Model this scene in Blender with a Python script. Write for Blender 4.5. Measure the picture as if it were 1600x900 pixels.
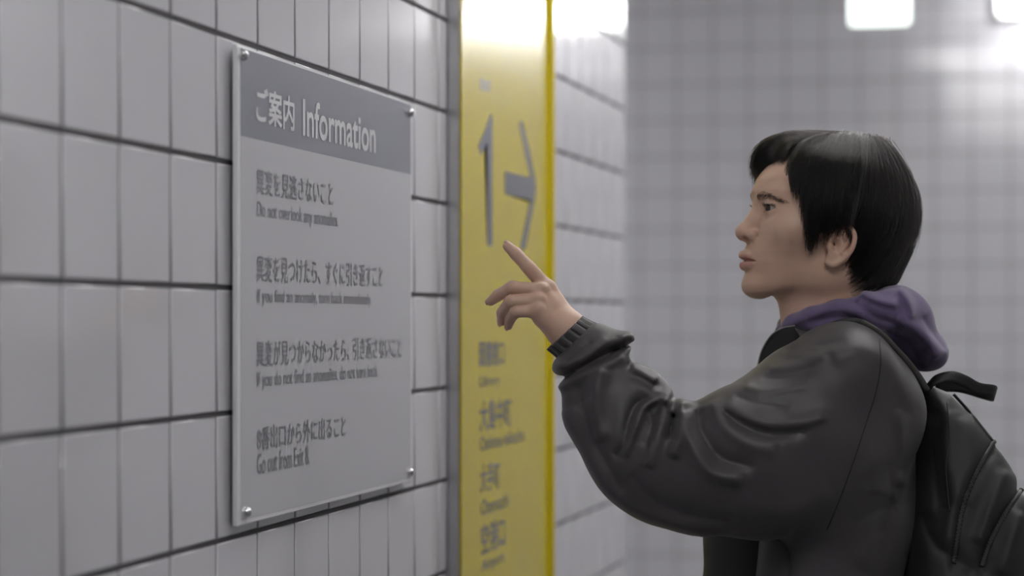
import bpy, bmesh, math, random
import numpy as np
from mathutils import Vector, Matrix
from mathutils.bvhtree import BVHTree

for _o in list(bpy.data.objects):
    bpy.data.objects.remove(_o)
SC = bpy.context.scene
COL = SC.collection
random.seed(7)
RNG = np.random.default_rng(7)

# ------------------------------------------------------------------ camera, world, exposure
FPX = 3700.0                       # focal length in pixels of the 1600 px frame (an 83 mm lens)
TH = math.atan2(830.0, FPX)        # the camera looks this far to the left of the corridor's axis
ST, CT = math.sin(TH), math.cos(TH)
HC = 1.45                          # camera height
DW = 0.95                          # camera to tiled wall
CAMY = 498.0                       # horizon row

cam = bpy.data.cameras.new('camera')
cam.sensor_width = 36.0
cam.lens = FPX * 36.0 / 1600.0
cam.shift_y = (CAMY - 450.0) / 1600.0
cam.dof.use_dof = True
cam.dof.focus_distance = 3.14
cam.dof.aperture_fstop = 2.7
cam.clip_start = 0.05
camo = bpy.data.objects.new('camera', cam)
COL.objects.link(camo)
camo.location = (0, 0, HC)
camo.rotation_euler = (math.radians(90), 0, TH)
SC.camera = camo

wd = bpy.data.worlds.new('world')
SC.world = wd
wd.use_nodes = True
wd.node_tree.nodes['Background'].inputs[0].default_value = (0.5, 0.5, 0.55, 1)
wd.node_tree.nodes['Background'].inputs[1].default_value = 0.05
vs = SC.view_settings
vs.view_transform = 'Standard'
vs.look = 'None'
vs.exposure = 0.27
vs.gamma = 1.0
vs.use_curve_mapping = False
LAMP_W = 30.0                      # diffuser radiance of the corridor's ceiling lamps

# ------------------------------------------------------------------ helpers
def link(o, parent=None):
    COL.objects.link(o)
    if parent is not None:
        o.parent = parent
    return o

def tag(o, label=None, cat=None, group=None, kind=None):
    if label: o['label'] = label
    if cat: o['category'] = cat
    if group: o['group'] = group
    if kind: o['kind'] = kind
    return o

def empty(name, loc=(0, 0, 0), rz=0.0):
    o = bpy.data.objects.new(name, None)
    o.empty_display_size = 0.1
    o.location = loc
    o.rotation_euler = (0, 0, rz)
    COL.objects.link(o)
    return o

def smooth(me, on=True):
    me.polygons.foreach_set('use_smooth', [on] * len(me.polygons))

def mesh_obj(name, verts, faces, mat=None, parent=None, smooth_on=True):
    me = bpy.data.meshes.new(name)
    me.from_pydata([tuple(map(float, v)) for v in verts], [], [tuple(int(i) for i in f) for f in faces])
    me.update()
    smooth(me, smooth_on)
    if mat: me.materials.append(mat)
    return link(bpy.data.objects.new(name, me), parent)

def bm_obj(name, bm, mat=None, parent=None, smooth_on=False):
    me = bpy.data.meshes.new(name)
    bm.to_mesh(me); bm.free()
    smooth(me, smooth_on)
    if mat: me.materials.append(mat)
    return link(bpy.data.objects.new(name, me), parent)

def bm_box(bm, lo, hi, bevel=0.0, seg=2):
    r = bmesh.ops.create_cube(bm, size=1.0)
    vsl = r['verts']
    for v in vsl:
        v.co = Vector([lo[i] + (v.co[i] + 0.5) * (hi[i] - lo[i]) for i in range(3)])
    if bevel > 0:
        es = list({e for v in vsl for e in v.link_edges})
        bmesh.ops.bevel(bm, geom=es, offset=bevel, segments=seg, affect='EDGES', profile=0.5)

def box_obj(name, lo, hi, mat, parent=None, bevel=0.0, seg=2):
    bm = bmesh.new()
    bm_box(bm, lo, hi, bevel, seg)
    return bm_obj(name, bm, mat, parent)

def tube_data(pts, rad, sides=8, closed_caps=True, flat=None):
    """tube along a polyline; rad scalar or per-point; flat=(normal, factor) squashes it along a direction"""
    pts = [Vector(p) for p in pts]
    n = len(pts)
    rads = [rad] * n if not hasattr(rad, '__len__') else list(rad)
    V, F = [], []
    up = None
    for i, p in enumerate(pts):
        t = (pts[min(i + 1, n - 1)] - pts[max(i - 1, 0)]).normalized()
        if up is None:
            up = t.orthogonal().normalized()
        up = (up - t * up.dot(t))
        up = up.normalized() if up.length > 1e-6 else t.orthogonal().normalized()
        sd = t.cross(up)
        for k in range(sides):
            a = 2 * math.pi * k / sides
            d = up * math.cos(a) + sd * math.sin(a)
            if flat:
                fn = Vector(flat[0]).normalized()
                d = d - fn * d.dot(fn) * (1 - flat[1])
            V.append(p + d * rads[i])
    for i in range(n - 1):
        for k in range(sides):
            a, b = i * sides + k, i * sides + (k + 1) % sides
            F.append((a, b, b + sides, a + sides))
    if closed_caps:
        F.append(tuple(range(sides - 1, -1, -1)))
        F.append(tuple((n - 1) * sides + k for k in range(sides)))
    return V, F

def tube_obj(name, pts, rad, mat, parent=None, sides=8, flat=None):
    V, F = tube_data(pts, rad, sides, True, flat)
    return mesh_obj(name, V, F, mat, parent)

def catmull(pts, n):
    """n points on a smooth curve through pts (numpy rows)"""
    P = np.asarray(pts, float)
    if len(P) == 2:
        t = np.linspace(0, 1, n)[:, None]
        return P[0] * (1 - t) + P[1] * t
    P = np.vstack([2 * P[0] - P[1], P, 2 * P[-1] - P[-2]])
    m = len(P) - 3
    out = []
    for u in np.linspace(0, m - 1e-9, n):
        i = int(u); t = u - i
        a, b, c, d = P[i], P[i + 1], P[i + 2], P[i + 3]
        out.append(0.5 * (2 * b + (c - a) * t + (2 * a - 5 * b + 4 * c - d) * t * t + (3 * b - a - 3 * c + d) * t ** 3))
    return np.array(out)

# ------------------------------------------------------------------ materials
def mat(name, color, rough=0.5, metal=0.0, coat=0.0, spec=0.5, noise=None, bump=None, emit=None, sheen=0.0, sss=0.0, aniso=0.0):
    """noise=(scale, amount): tone variation; bump=(scale, strength, distance)"""
    m = bpy.data.materials.new(name)
    m.use_nodes = True
    nt = m.node_tree
    b = nt.nodes['Principled BSDF']
    b.inputs['Base Color'].default_value = (*color, 1)
    b.inputs['Roughness'].default_value = rough
    b.inputs['Metallic'].default_value = metal
    b.inputs['Specular IOR Level'].default_value = spec
    b.inputs['Coat Weight'].default_value = coat
    b.inputs['Coat Roughness'].default_value = 0.06
    if sheen:
        b.inputs['Sheen Weight'].default_value = sheen
        b.inputs['Sheen Roughness'].default_value = 0.5
    if sss:
        b.inputs['Subsurface Weight'].default_value = sss
        b.inputs['Subsurface Radius'].default_value = (1.0, 0.4, 0.2)
        b.inputs['Subsurface Scale'].default_value = 0.004
    tc = nt.nodes.new('ShaderNodeTexCoord')
    if noise:
        n = nt.nodes.new('ShaderNodeTexNoise')
        n.inputs['Scale'].default_value = noise[0]
        n.inputs['Detail'].default_value = 4
        nt.links.new(tc.outputs['Object'], n.inputs['Vector'])
        mx = nt.nodes.new('ShaderNodeMix'); mx.data_type = 'RGBA'
        mx.inputs[6].default_value = (*[c * (1 - noise[1]) for c in color], 1)
        mx.inputs[7].default_value = (*[min(1, c * (1 + noise[1])) for c in color], 1)
        nt.links.new(n.outputs['Fac'], mx.inputs[0])
        nt.links.new(mx.outputs[2], b.inputs['Base Color'])
    if bump:
        n2 = nt.nodes.new('ShaderNodeTexNoise')
        n2.inputs['Scale'].default_value = bump[0]
        n2.inputs['Detail'].default_value = 5
        nt.links.new(tc.outputs['Object'], n2.inputs['Vector'])
        bp = nt.nodes.new('ShaderNodeBump')
        bp.inputs['Strength'].default_value = bump[1]
        bp.inputs['Distance'].default_value = bump[2]
        nt.links.new(n2.outputs['Fac'], bp.inputs['Height'])
        nt.links.new(bp.outputs['Normal'], b.inputs['Normal'])
    if emit:
        b.inputs['Emission Color'].default_value = (*emit[:3], 1)
        b.inputs['Emission Strength'].default_value = emit[3]
    return m

M_TILE = mat('glazed_tile', (0.66, 0.655, 0.69), 0.10, coat=0.0, noise=(3.0, 0.03), bump=(9.0, 0.05, 0.002))
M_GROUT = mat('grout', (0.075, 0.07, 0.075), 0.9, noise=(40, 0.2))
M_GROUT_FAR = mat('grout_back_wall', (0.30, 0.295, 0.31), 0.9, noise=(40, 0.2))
M_CEIL = mat('ceiling_paint', (0.72, 0.72, 0.72), 0.8, noise=(5, 0.03))
M_FLOOR = mat('floor_vinyl', (0.20, 0.20, 0.205), 0.45, noise=(6, 0.08))
M_WALL = mat('wall_enamel', (0.50, 0.50, 0.52), 0.3, noise=(4, 0.04))
M_STEEL = mat('brushed_steel', (0.62, 0.61, 0.62), 0.28, metal=1.0, noise=(30, 0.08))
M_CHROME = mat('chrome', (0.75, 0.75, 0.77), 0.12, metal=1.0)
M_LAMP = mat('lamp_diffuser', (0.9, 0.9, 0.9), 0.5, emit=(1.0, 0.985, 0.98, LAMP_W))
M_HOUSING = mat('lamp_housing', (0.75, 0.75, 0.75), 0.4)

# ------------------------------------------------------------------ the corridor
def wp(px, py, off=0.0):
    """photograph pixel -> point on the plane 'off' metres proud of the tiled wall"""
    d = DW - off
    z = FPX * d / (CT * (1630.0 - px))
    s = (z - d * ST) / CT
    return Vector((-d, s, HC + (CAMY - py) * z / FPX))

PITCH = 0.15
JOINT = 0.0062
REC = 0.0018                       # the grout lies this far below the glaze
YEND = wp(977, 498).y
YBACK = 9.72
XR = 1.9
CEIL = 2.95
YREAR = -3.0

def tile_mesh(name, w, h, t=0.006, b=0.0018):
    """tile in its own plane: x right, y up, z out; bevelled rim in three steps"""
    rings = [(0.0, -t), (0.0, -b), (b * 0.3, -b * 0.3), (b, 0.0)]
    V, F = [], []
    for ins, z in rings:
        V += [(-w / 2 + ins, -h / 2 + ins, z), (w / 2 - ins, -h / 2 + ins, z), (w / 2 - ins, h / 2 - ins, z), (-w / 2 + ins, h / 2 - ins, z)]
    for r in range(3):
        for k in range(4):
            a, c = r * 4 + k, r * 4 + (k + 1) % 4
            F.append((a, c, c + 4, a + 4))
    F.append((12, 13, 14, 15))
    return V, F

def make_tile_data(name, w, h, m):
    V, F = tile_mesh(name, w, h)
    me = bpy.data.meshes.new(name)
    me.from_pydata(V, [], F); me.update()
    me.materials.append(m)
    for p in me.polygons:
        p.use_smooth = 0 < (p.index // 4) < 3
    return me

floor = box_obj('floor', (-4.0, YREAR, -0.1), (XR, YBACK, 0.0), M_FLOOR); tag(floor, kind='structure')
ceil = box_obj('ceiling', (-4.0, YREAR, CEIL), (XR, YBACK, CEIL + 0.1), M_CEIL); tag(ceil, kind='structure')
wl = box_obj('wall_left', (-4.0, YREAR, 0), (-DW - REC, YEND, CEIL), M_GROUT); tag(wl, kind='structure')
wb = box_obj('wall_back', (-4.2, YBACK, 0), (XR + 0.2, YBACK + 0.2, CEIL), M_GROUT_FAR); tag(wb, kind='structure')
wr = box_obj('wall_right', (XR, YREAR, 0), (XR + 0.2, YBACK, CEIL), M_WALL); tag(wr, kind='structure')
wre = box_obj('wall_rear', (-DW, YREAR - 0.2, 0), (XR, YREAR, CEIL), M_WALL); tag(wre, kind='structure')
wpe = box_obj('wall_passage_end', (-4.2, YEND, 0), (-4.0, YBACK, CEIL), M_WALL); tag(wpe, kind='structure')

ROT_L = Matrix(((0, 0, 1), (1, 0, 0), (0, 1, 0))).to_4x4()          # tile x -> +y, tile y -> +z, tile z -> +x
ROT_B = Matrix(((1, 0, 0), (0, 0, -1), (0, 1, 0))).to_4x4()         # tile x -> +x, tile y -> +z, tile z -> -y

S_J = wp(97.5, 450).y                    # a vertical joint of the tiled wall
Z_J = HC + 0.247 * PITCH                 # a horizontal joint
YS0 = wp(698, 498).y                     # the yellow pillar sign stands from here ...
YS1 = wp(858.5, 498, 0.025).y + 0.012    # ... to here

def jit(a=0.0016):
    return Matrix.Rotation(random.uniform(-a, a), 4, 'X') @ Matrix.Rotation(random.uniform(-a, a), 4, 'Y')

def tile_wall(parent, me_full, spans, z0, zlo, zhi, place, rot, visible, mname):
    """spans: list of (a, b) tile extents along the wall; visible(a, b, zl, zh) -> own object, else part of the far field"""
    cache = {}
    field_v, field_f = [], []
    k0, k1 = math.floor((zlo - z0) / PITCH), math.ceil((zhi - z0) / PITCH)
    for k in range(k0, k1):
        zl, zh = max(z0 + k * PITCH, zlo), min(z0 + (k + 1) * PITCH, zhi)
        if zh - zl < 0.02: continue
        for a, b in spans:
            w, h = b - a - JOINT, zh - zl - JOINT
            if w < 0.012: continue
            mtx = place((a + b) / 2, (zl + zh) / 2) @ rot @ jit()
            if visible(a, b, zl, zh):
                key = (round(w, 4), round(h, 4))
                if key not in cache:
                    cache[key] = make_tile_data('tile', w, h, M_TILE)
                o = bpy.data.objects.new('tile', cache[key])
                COL.objects.link(o); o.parent = parent; o.matrix_world = mtx
            else:
                V, F = tile_mesh('t', w, h)
                n = len(field_v)
                field_v += [mtx @ Vector(v) for v in V]
                field_f += [tuple(i + n for i in f) for f in F]
    if field_v:
        o = mesh_obj(mname, field_v, field_f, M_TILE, parent, False)
        o['kind'] = 'stuff'

def cols(a, b, j):
    """tile extents between a and b on the joint grid through j"""
    out, k = [], math.floor((a - j) / PITCH)
    while j + k * PITCH < b - 1e-6:
        lo, hi = max(a, j + k * PITCH), min(b, j + (k + 1) * PITCH)
        if hi - lo > 0.012: out.append((lo, hi))
        k += 1
    return out

def pix(p):
    """room point -> photograph pixel"""
    dep = -p[0] * ST + p[1] * CT
    lat = p[0] * CT + p[1] * ST
    if dep < 0.05: return (-9999, -9999)
    return (800 + FPX * lat / dep, CAMY - FPX * (p[2] - HC) / dep)

def inview(pts, mg=25):
    xs, ys = zip(*[pix(p) for p in pts])
    return max(xs) > -mg and min(xs) < 1600 + mg and max(ys) > -mg and min(ys) < 900 + mg

spans_l = cols(YREAR + 0.01, YS0, S_J) + cols(YS1, YEND, S_J)
tile_wall(wl, None, spans_l, Z_J, 0.0, CEIL,
          lambda s, z: Matrix.Translation((-DW, s, z)), ROT_L,
          lambda a, b, zl, zh: a > 0.6 and inview([(-DW, s, z) for s in (a, b) for z in (zl, zh)]), 'tile_field')

# joints of the back wall seen at x = 1227, 1285 ... and y = 70, 127 ...
def back_point(px, py):
    d = (px - 800) / FPX
    dirx, diry = -ST + d * CT, CT + d * ST
    t = YBACK / diry
    return Vector((dirx * t, YBACK, HC + (CAMY - py) / FPX * t))
bp0 = back_point(1285, 127)
spans_b = cols(-3.9, XR, bp0.x)
tile_wall(wb, None, spans_b, bp0.z, 0.0, CEIL,
          lambda s, z: Matrix.Translation((s, YBACK - REC, z)), ROT_B,
          lambda a, b, zl, zh: inview([(x, YBACK, z) for x in (a, b) for z in (zl, zh)], 5) and pix((b, YBACK, 1.5))[0] > 962, 'tile_field')

# ------------------------------------------------------------------ ceiling lamps (unseen fixtures across the corridor and in the side passage)
def lamp(cx, cy, length, label):
    t = empty('ceiling_lamp', (cx, cy, CEIL))
    tag(t, label, 'lamp', 'ceiling lamps across the corridor')
    box_obj('housing', (-length / 2 - 0.02, -0.06, -0.022), (length / 2 + 0.02, 0.06, 0.0), M_HOUSING, t, 0.004)
    bm = bmesh.new()
    bm_box(bm, (-length / 2, -0.045, -0.052), (length / 2, 0.045, -0.022), 0.02, 4)
    bm_obj('diffuser', bm, M_LAMP, t, True)
for i, (cx, cy, ln) in enumerate([(0.95, 7.9, 1.5), (0.1, 5.9, 1.5), (0.1, 3.9, 1.5), (0.1, 1.5, 1.5)]):  # row out of view, set back to brighten the back wall over the near tiles
    lamp(cx, cy, ln, 'white ceiling lamp set across the corridor ceiling')
lamp(-3.2, 8.5, 1.3, 'unseen ceiling lamp added in the side passage to brighten the back wall')  # side-passage pair added out of view for more light on the back wall
lamp(-3.0, 6.6, 1.3, 'unseen ceiling lamp added behind the end of the tiled wall to brighten the back wall')
# a wall lamp high on the back wall
bl = empty('wall_lamp', (0.13, YBACK - 0.004, 2.655))
tag(bl, 'short glowing lamp fixed high on the far tiled wall', 'lamp')
bm = bmesh.new(); bm_box(bm, (-0.31, -0.05, 0.0), (0.31, 0.0, 0.12), 0.006, 2); bm_obj('housing', bm, M_HOUSING, bl)
bm = bmesh.new(); bm_box(bm, (-0.29, -0.10, 0.01), (0.29, -0.045, 0.11), 0.025, 4); bm_obj('diffuser', bm, M_LAMP, bl, True)
# ------------------------------------------------------------------ lettering
def text_mesh(body, offset=0.0, extrude=0.0):
    c = bpy.data.curves.new('lettering', 'FONT')
    c.body = body
    c.offset = offset
    c.extrude = extrude
    c.resolution_u = 4
    o = bpy.data.objects.new('lettering', c)
    COL.objects.link(o)
    me = bpy.data.meshes.new_from_object(o.evaluated_get(bpy.context.evaluated_depsgraph_get()))
    bpy.data.objects.remove(o); bpy.data.curves.remove(c)
    return me

def wall_text(name, body, px0, px1, ytop, ybot, off, m, parent, bold=0.012, label=None, zref=None):
    """lettering lying on the plane 'off' metres proud of the tiled wall, fitted into the given extents"""
    a, b = wp(px0, ytop, off), wp(px1, ytop, off)
    c = wp(px0, ybot, off)
    if zref is not None:                 # heights measured where the line begins
        a.z = wp(zref, ytop, off).z; c.z = wp(zref, ybot, off).z
    me = text_mesh(body)
    n = len(me.vertices)
    co = np.empty(n * 3); me.vertices.foreach_get('co', co); co = co.reshape(-1, 3)
    polys = [tuple(p.vertices) for p in me.polygons]
    # heavier weight: the outline laid over itself, shifted by a hair
    sh = [(0, 0)] + [(bold * math.cos(k * math.pi / 3), bold * math.sin(k * math.pi / 3)) for k in range(6)]
    parts = [co + np.array([dx, dy, 0]) for dx, dy in sh]
    lay = np.repeat(np.arange(len(sh)), n) * 0.000012
    co = np.vstack(parts)
    bpy.data.meshes.remove(me)
    me = bpy.data.meshes.new('lettering')
    me.from_pydata([tuple(c) for c in co], [], [tuple(i + k * n for i in p) for k in range(len(sh)) for p in polys])
    n = len(co)
    lo, hi = co.min(0), co.max(0)
    u = (co[:, 0] - lo[0]) / (hi[0] - lo[0]); v = (co[:, 1] - lo[1]) / (hi[1] - lo[1])
    out = np.stack([a.x + lay, a.y + u * (b.y - a.y), c.z + v * (a.z - c.z)], 1)
    me.vertices.foreach_set('co', out.ravel()); me.update()
    me.materials.append(m)
    o = bpy.data.objects.new(name, me)
    COL.objects.link(o)
    o.parent = parent
    if parent is not None:
        o.matrix_parent_inverse = Matrix.Translation(-parent.location)
    if label: o['label'] = label
    return o

def local(o, parent):
    o.parent = parent
    o.matrix_parent_inverse = Matrix.Translation(-parent.location)
    return o

# ------------------------------------------------------------------ information board
M_BOARD = mat('sign_face', (0.56, 0.56, 0.59), 0.16, coat=0.3, noise=(2, 0.02))
M_BOARD_EDGE = mat('sign_acrylic_edge', (0.80, 0.80, 0.82), 0.15)
M_HEAD = mat('sign_header_print', (0.215, 0.225, 0.27), 0.16, coat=0.3)
M_INK = mat('sign_ink_grey', (0.215, 0.215, 0.24), 0.3)
M_INKW = mat('sign_ink_white', (0.68, 0.68, 0.70), 0.3)
OFF = 0.013
tl, br = wp(371.5, 69, OFF), wp(643.5, 748, OFF)
btm = wp(371.5, 823, OFF).z
sign = empty('information_sign', (-DW, (tl.y + br.y) / 2, btm))
tag(sign, 'grey bilingual information board screwed to the tiled wall', 'sign')
o = box_obj('acrylic_panel', (-DW + 0.006, tl.y, btm), (-DW + OFF - 0.0006, br.y, tl.z), M_BOARD_EDGE, None, 0.0015); local(o, sign)
IN = 0.012
hb = wp(376, 212, OFF).z
o = box_obj('printed_face', (-DW + OFF - 0.0012, tl.y + IN, btm + 0.006), (-DW + OFF - 0.0002, br.y - 0.006, hb), M_BOARD); local(o, sign)
o = box_obj('header_band', (-DW + OFF - 0.0012, tl.y + IN, hb), (-DW + OFF - 0.0001, br.y - 0.006, tl.z - 0.003), M_HEAD); local(o, sign)
LO = OFF + 0.0004
for body, x0, x1, y0, y1, m, bo in [
    ('ご案内', 400, 460, 134, 191, M_INKW, 0.022),
    ('Information', 473, 587, 153, 212, M_INKW, 0.02),
    ('異変を見逃さないこと', 401, 521, 262, 303, M_INK, 0.008),
    ('Do not overlook any anomalies.', 402, 529, 314, 345, M_INK, 0.003),
    ('異変を見つけたら、', 401, 501, 397, 440, M_INK, 0.008),
    ('すぐに引き返すこと', 509, 599, 398.5, 440, M_INK, 0.008),
    ('If you find an anomaly, turn back immediately.', 402, 581, 451, 478, M_INK, 0.003),
    ('異変が見つからなかったら、', 401, 546, 532, 573, M_INK, 0.008),
    ('引き返さないこと', 552, 628, 532, 572, M_INK, 0.008),
    ('If you do not find an anomalies, do not turn back.', 402, 591, 581, 612, M_INK, 0.003),
    ('8番出口から外に出ること', 402, 541, 667, 705, M_INK, 0.008),
    ('Go out from Exit 8.', 402, 484, 709, 742, M_INK, 0.003)]:
    wall_text('lettering', body, x0, x1, y0, y1, LO, m, sign, bo, None, None if body == 'Information' else 401)

def lathe(name, prof, m, parent, seg=20):
    """turned part about +x of the wall: prof = (distance out, radius)"""
    V, F = [], []
    for d, r in prof:
        for k in range(seg):
            a = 2 * math.pi * k / seg
            V.append((d, r * math.cos(a), r * math.sin(a)))
    for i in range(len(prof) - 1):
        for k in range(seg):
            a, b = i * seg + k, i * seg + (k + 1) % seg
            F.append((a, b, b + seg, a + seg))
    F.append(tuple((len(prof) - 1) * seg + k for k in range(seg)))
    return mesh_obj(name, V, F, m, parent)
for px, py in [(379, 86), (640, 176), (384, 801), (640, 738)]:
    w = wp(px, py, OFF)
    o = lathe('cap_screw', [(0, 0.0065), (0.002, 0.0068), (0.0045, 0.006), (0.0065, 0.004), (0.0072, 0.0015), (0.0072, 0.0003)], M_CHROME, sign)
    o.location = Vector((-DW + OFF - 0.0002, w.y, w.z)) - sign.location

# ------------------------------------------------------------------ yellow pillar sign with steel side
M_YEL = mat('yellow_enamel', (0.62, 0.50, 0.012), 0.22, spec=0.35, coat=0.12, noise=(3, 0.03))
M_YEL_RIM = mat('yellow_rim', (0.66, 0.53, 0.008), 0.4)
M_SIGN_INK = mat('pillar_sign_ink', (0.11, 0.115, 0.135), 0.25, coat=0.3)
YO = 0.025
ysn = wp(721, 498, YO).y
ysf = YS1 - 0.012
py = empty('pillar_sign', (-DW, (ysn + ysf) / 2, 0.0))
tag(py, 'tall glossy yellow pillar sign with a number one and an arrow', 'sign')
o = box_obj('steel_casing', (-DW + 0.0, ysn, 0.0), (-DW + YO - 0.003, ysf, CEIL - 0.001), M_STEEL, None, 0.002); local(o, py)
o = box_obj('yellow_face', (-DW + YO - 0.003, ysn + 0.002, 0.002), (-DW + YO, ysf - 0.006, CEIL - 0.003), M_YEL); local(o, py)
o = box_obj('yellow_rim', (-DW + 0.002, ysf - 0.006, 0.002), (-DW + YO + 0.010, ysf + 0.006, CEIL - 0.003), M_YEL_RIM, None, 0.004, 3); local(o, py)
steel = box_obj('steel_trim', (-DW - 0.003, YS0 + 0.002, 0.0), (-DW + 0.003, ysn - 0.0005, CEIL - 0.001), M_STEEL, None, 0.001); local(steel, py)

def wall_poly(name, pts, off, m, parent):
    """flat printed mark: a polygon of photograph points lying on the sign's face"""
    bm = bmesh.new()
    vsl = [bm.verts.new(wp(x, y, off)) for x, y in pts]
    f = bm.faces.new(vsl)
    bmesh.ops.triangulate(bm, faces=[f])
    o = bm_obj(name, bm, m)
    bm2 = None
    return local(o, parent)
YL = YO + 0.0004
wall_poly('numeral', [(766.5, 178), (769.5, 182), (769.5, 384), (761.5, 384), (761.5, 222), (757, 232), (751, 243), (747.5, 228), (757, 205)], YL, M_SIGN_INK, py)
wall_poly('arrow', [(789, 268), (828.5, 277), (812, 196), (812.5, 189), (817, 190), (833, 262), (838, 293), (834.5, 318), (821, 389), (814.5, 392), (813.5, 384), (828.5, 312), (789, 303)], YL, M_SIGN_INK, py)
M_FAINT = mat('faint_sign_ink', (0.36, 0.32, 0.14), 0.25, coat=0.3)  # paler ink for the small mark above the numeral
wall_poly('mark', [(750, 122), (766, 127), (766, 143), (750, 140)], YL, M_FAINT, py)
for body, x0, x1, y0, y1, bo in [
    ('図書館口', 749, 788, 533, 574, 0.02), ('Library', 750, 780, 588, 609, 0.01),
    ('大島中町', 750, 799, 627, 675, 0.02), ('Oshima-nakacho', 750, 819, 683, 705, 0.01),
    ('大手町', 751, 781, 727, 771, 0.02), ('Otemachi', 752, 794, 782, 806, 0.01),
    ('空港口', 752, 789, 820, 868, 0.02), ('Airport', 753, 788, 876, 898, 0.01)]:
    wall_text('lettering', body, x0, x1, y0, y1, YL, M_SIGN_INK, py, bo)

# ------------------------------------------------------------------ emergency exit light hanging before the back wall
M_EXIT = mat('exit_light_white', (0.85, 0.9, 0.87), 0.3, emit=(0.93, 1.0, 0.96, 1.4))
M_EXIT_G = mat('exit_light_green', (0.0, 0.35, 0.16), 0.3, emit=(0.05, 0.75, 0.40, 1.0))
M_EXIT_B = mat('exit_light_case', (0.7, 0.7, 0.7), 0.4)
ZE = 8.0
def cam_point(px, py, dep):
    lat = (px - 800) / FPX * dep
    return Vector((lat * CT - dep * ST, lat * ST + dep * CT, HC + (CAMY - py) / FPX * dep))
ec = cam_point(1374, 41, ZE)
ex = empty('exit_light', (ec.x, ec.y, ec.z), 0.0)
tag(ex, 'white and green emergency exit light hanging below the ceiling', 'exit light')
bm = bmesh.new(); bm_box(bm, (-0.104, 0.0, 0.0), (0.104, 0.05, 0.21), 0.012, 3); bm_obj('case', bm, M_EXIT_B, ex)
bm = bmesh.new(); bm_box(bm, (-0.099, -0.006, 0.004), (0.099, 0.001, 0.206), 0.008, 3); bm_obj('lit_panel', bm, M_EXIT, ex)
def exit_mark(name, polys):
    bm = bmesh.new()
    for pg in polys:
        bm.faces.new([bm.verts.new((-x, -0.0068, z - 0.006)) for x, z in reversed(pg)])
    return bm_obj(name, bm, M_EXIT_G, ex)
# running figure and doorway pictogram
circ = [(-0.006 + 0.014 * math.cos(a), 0.172 + 0.014 * math.sin(a)) for a in [k * math.pi / 8 for k in range(16)]]
exit_mark('pictogram', [circ,
    [(-0.028, 0.152), (0.004, 0.156), (0.014, 0.118), (-0.008, 0.108)],
    [(0.002, 0.152), (0.04, 0.128), (0.036, 0.118), (0.0, 0.138)],
    [(-0.026, 0.152), (-0.05, 0.132), (-0.056, 0.106), (-0.046, 0.106), (-0.040, 0.128), (-0.02, 0.140)],
    [(0.012, 0.122), (0.030, 0.098), (0.020, 0.066), (0.006, 0.066), (0.014, 0.096), (-0.004, 0.110)],
    [(-0.008, 0.110), (0.004, 0.104), (-0.022, 0.082), (-0.050, 0.078), (-0.052, 0.090), (-0.026, 0.094)]])
exit_mark('pictogram_door', [[(0.052, 0.188), (0.088, 0.188), (0.088, 0.105), (0.052, 0.105)]])
for sx in (-0.06, 0.06):
    bm = bmesh.new(); bm_box(bm, (sx - 0.006, 0.019, 0.21), (sx + 0.006, 0.031, CEIL - ec.z), 0.002, 2); bm_obj('hanger', bm, M_EXIT_B, ex)
# ------------------------------------------------------------------ signed-distance modelling (numpy) -> meshes
def rcone(P, a, b, ra, rb):
    a = np.asarray(a, np.float32); b = np.asarray(b, np.float32)
    ba = b - a
    t = np.clip(((P - a) @ ba) / max(float(ba @ ba), 1e-12), 0, 1)
    d = P - a - t[:, None] * ba
    return np.sqrt((d * d).sum(1)) - (ra + (rb - ra) * t)
def ell(P, c, r):
    d = (P - np.asarray(c, np.float32)); r = np.asarray(r, np.float32)
    k0 = np.sqrt(((d / r) ** 2).sum(1)); k1 = np.sqrt(((d / (r * r)) ** 2).sum(1)) + 1e-9
    return k0 * (k0 - 1) / k1
def smin(a, b, k):
    h = np.clip(0.5 + 0.5 * (b - a) / k, 0, 1)
    return b * (1 - h) + a * h - k * h * (1 - h)
def smax(a, b, k):
    return -smin(-a, -b, k)
def near(P, c, R):
    d = P - np.asarray(c, np.float32)
    return np.nonzero((d * d).sum(1) < R * R)[0]
def add(f, P, c, R, prim, k):
    i = near(P, c, R)
    if len(i): f[i] = smin(f[i], prim(P[i]), k)
def cut(f, P, c, R, prim, k):
    i = near(P, c, R)
    if len(i): f[i] = smax(f[i], -prim(P[i]), k)
def fbm(P, scale, seed=0, octaves=3):
    """cheap smooth noise from summed sines"""
    r = np.random.default_rng(seed)
    out = np.zeros(len(P), np.float32); amp = 1.0; s = scale
    for _ in range(octaves):
        for _k in range(4):
            v = r.normal(size=3); v /= np.linalg.norm(v)
            out += amp * 0.35 * np.sin((P @ v.astype(np.float32)) * s * r.uniform(0.7, 1.3) + r.uniform(0, 6.28) + 1.5 * np.sin((P @ np.roll(v, 1).astype(np.float32)) * s * 0.6))
        amp *= 0.5; s *= 2.1
    return out

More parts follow.
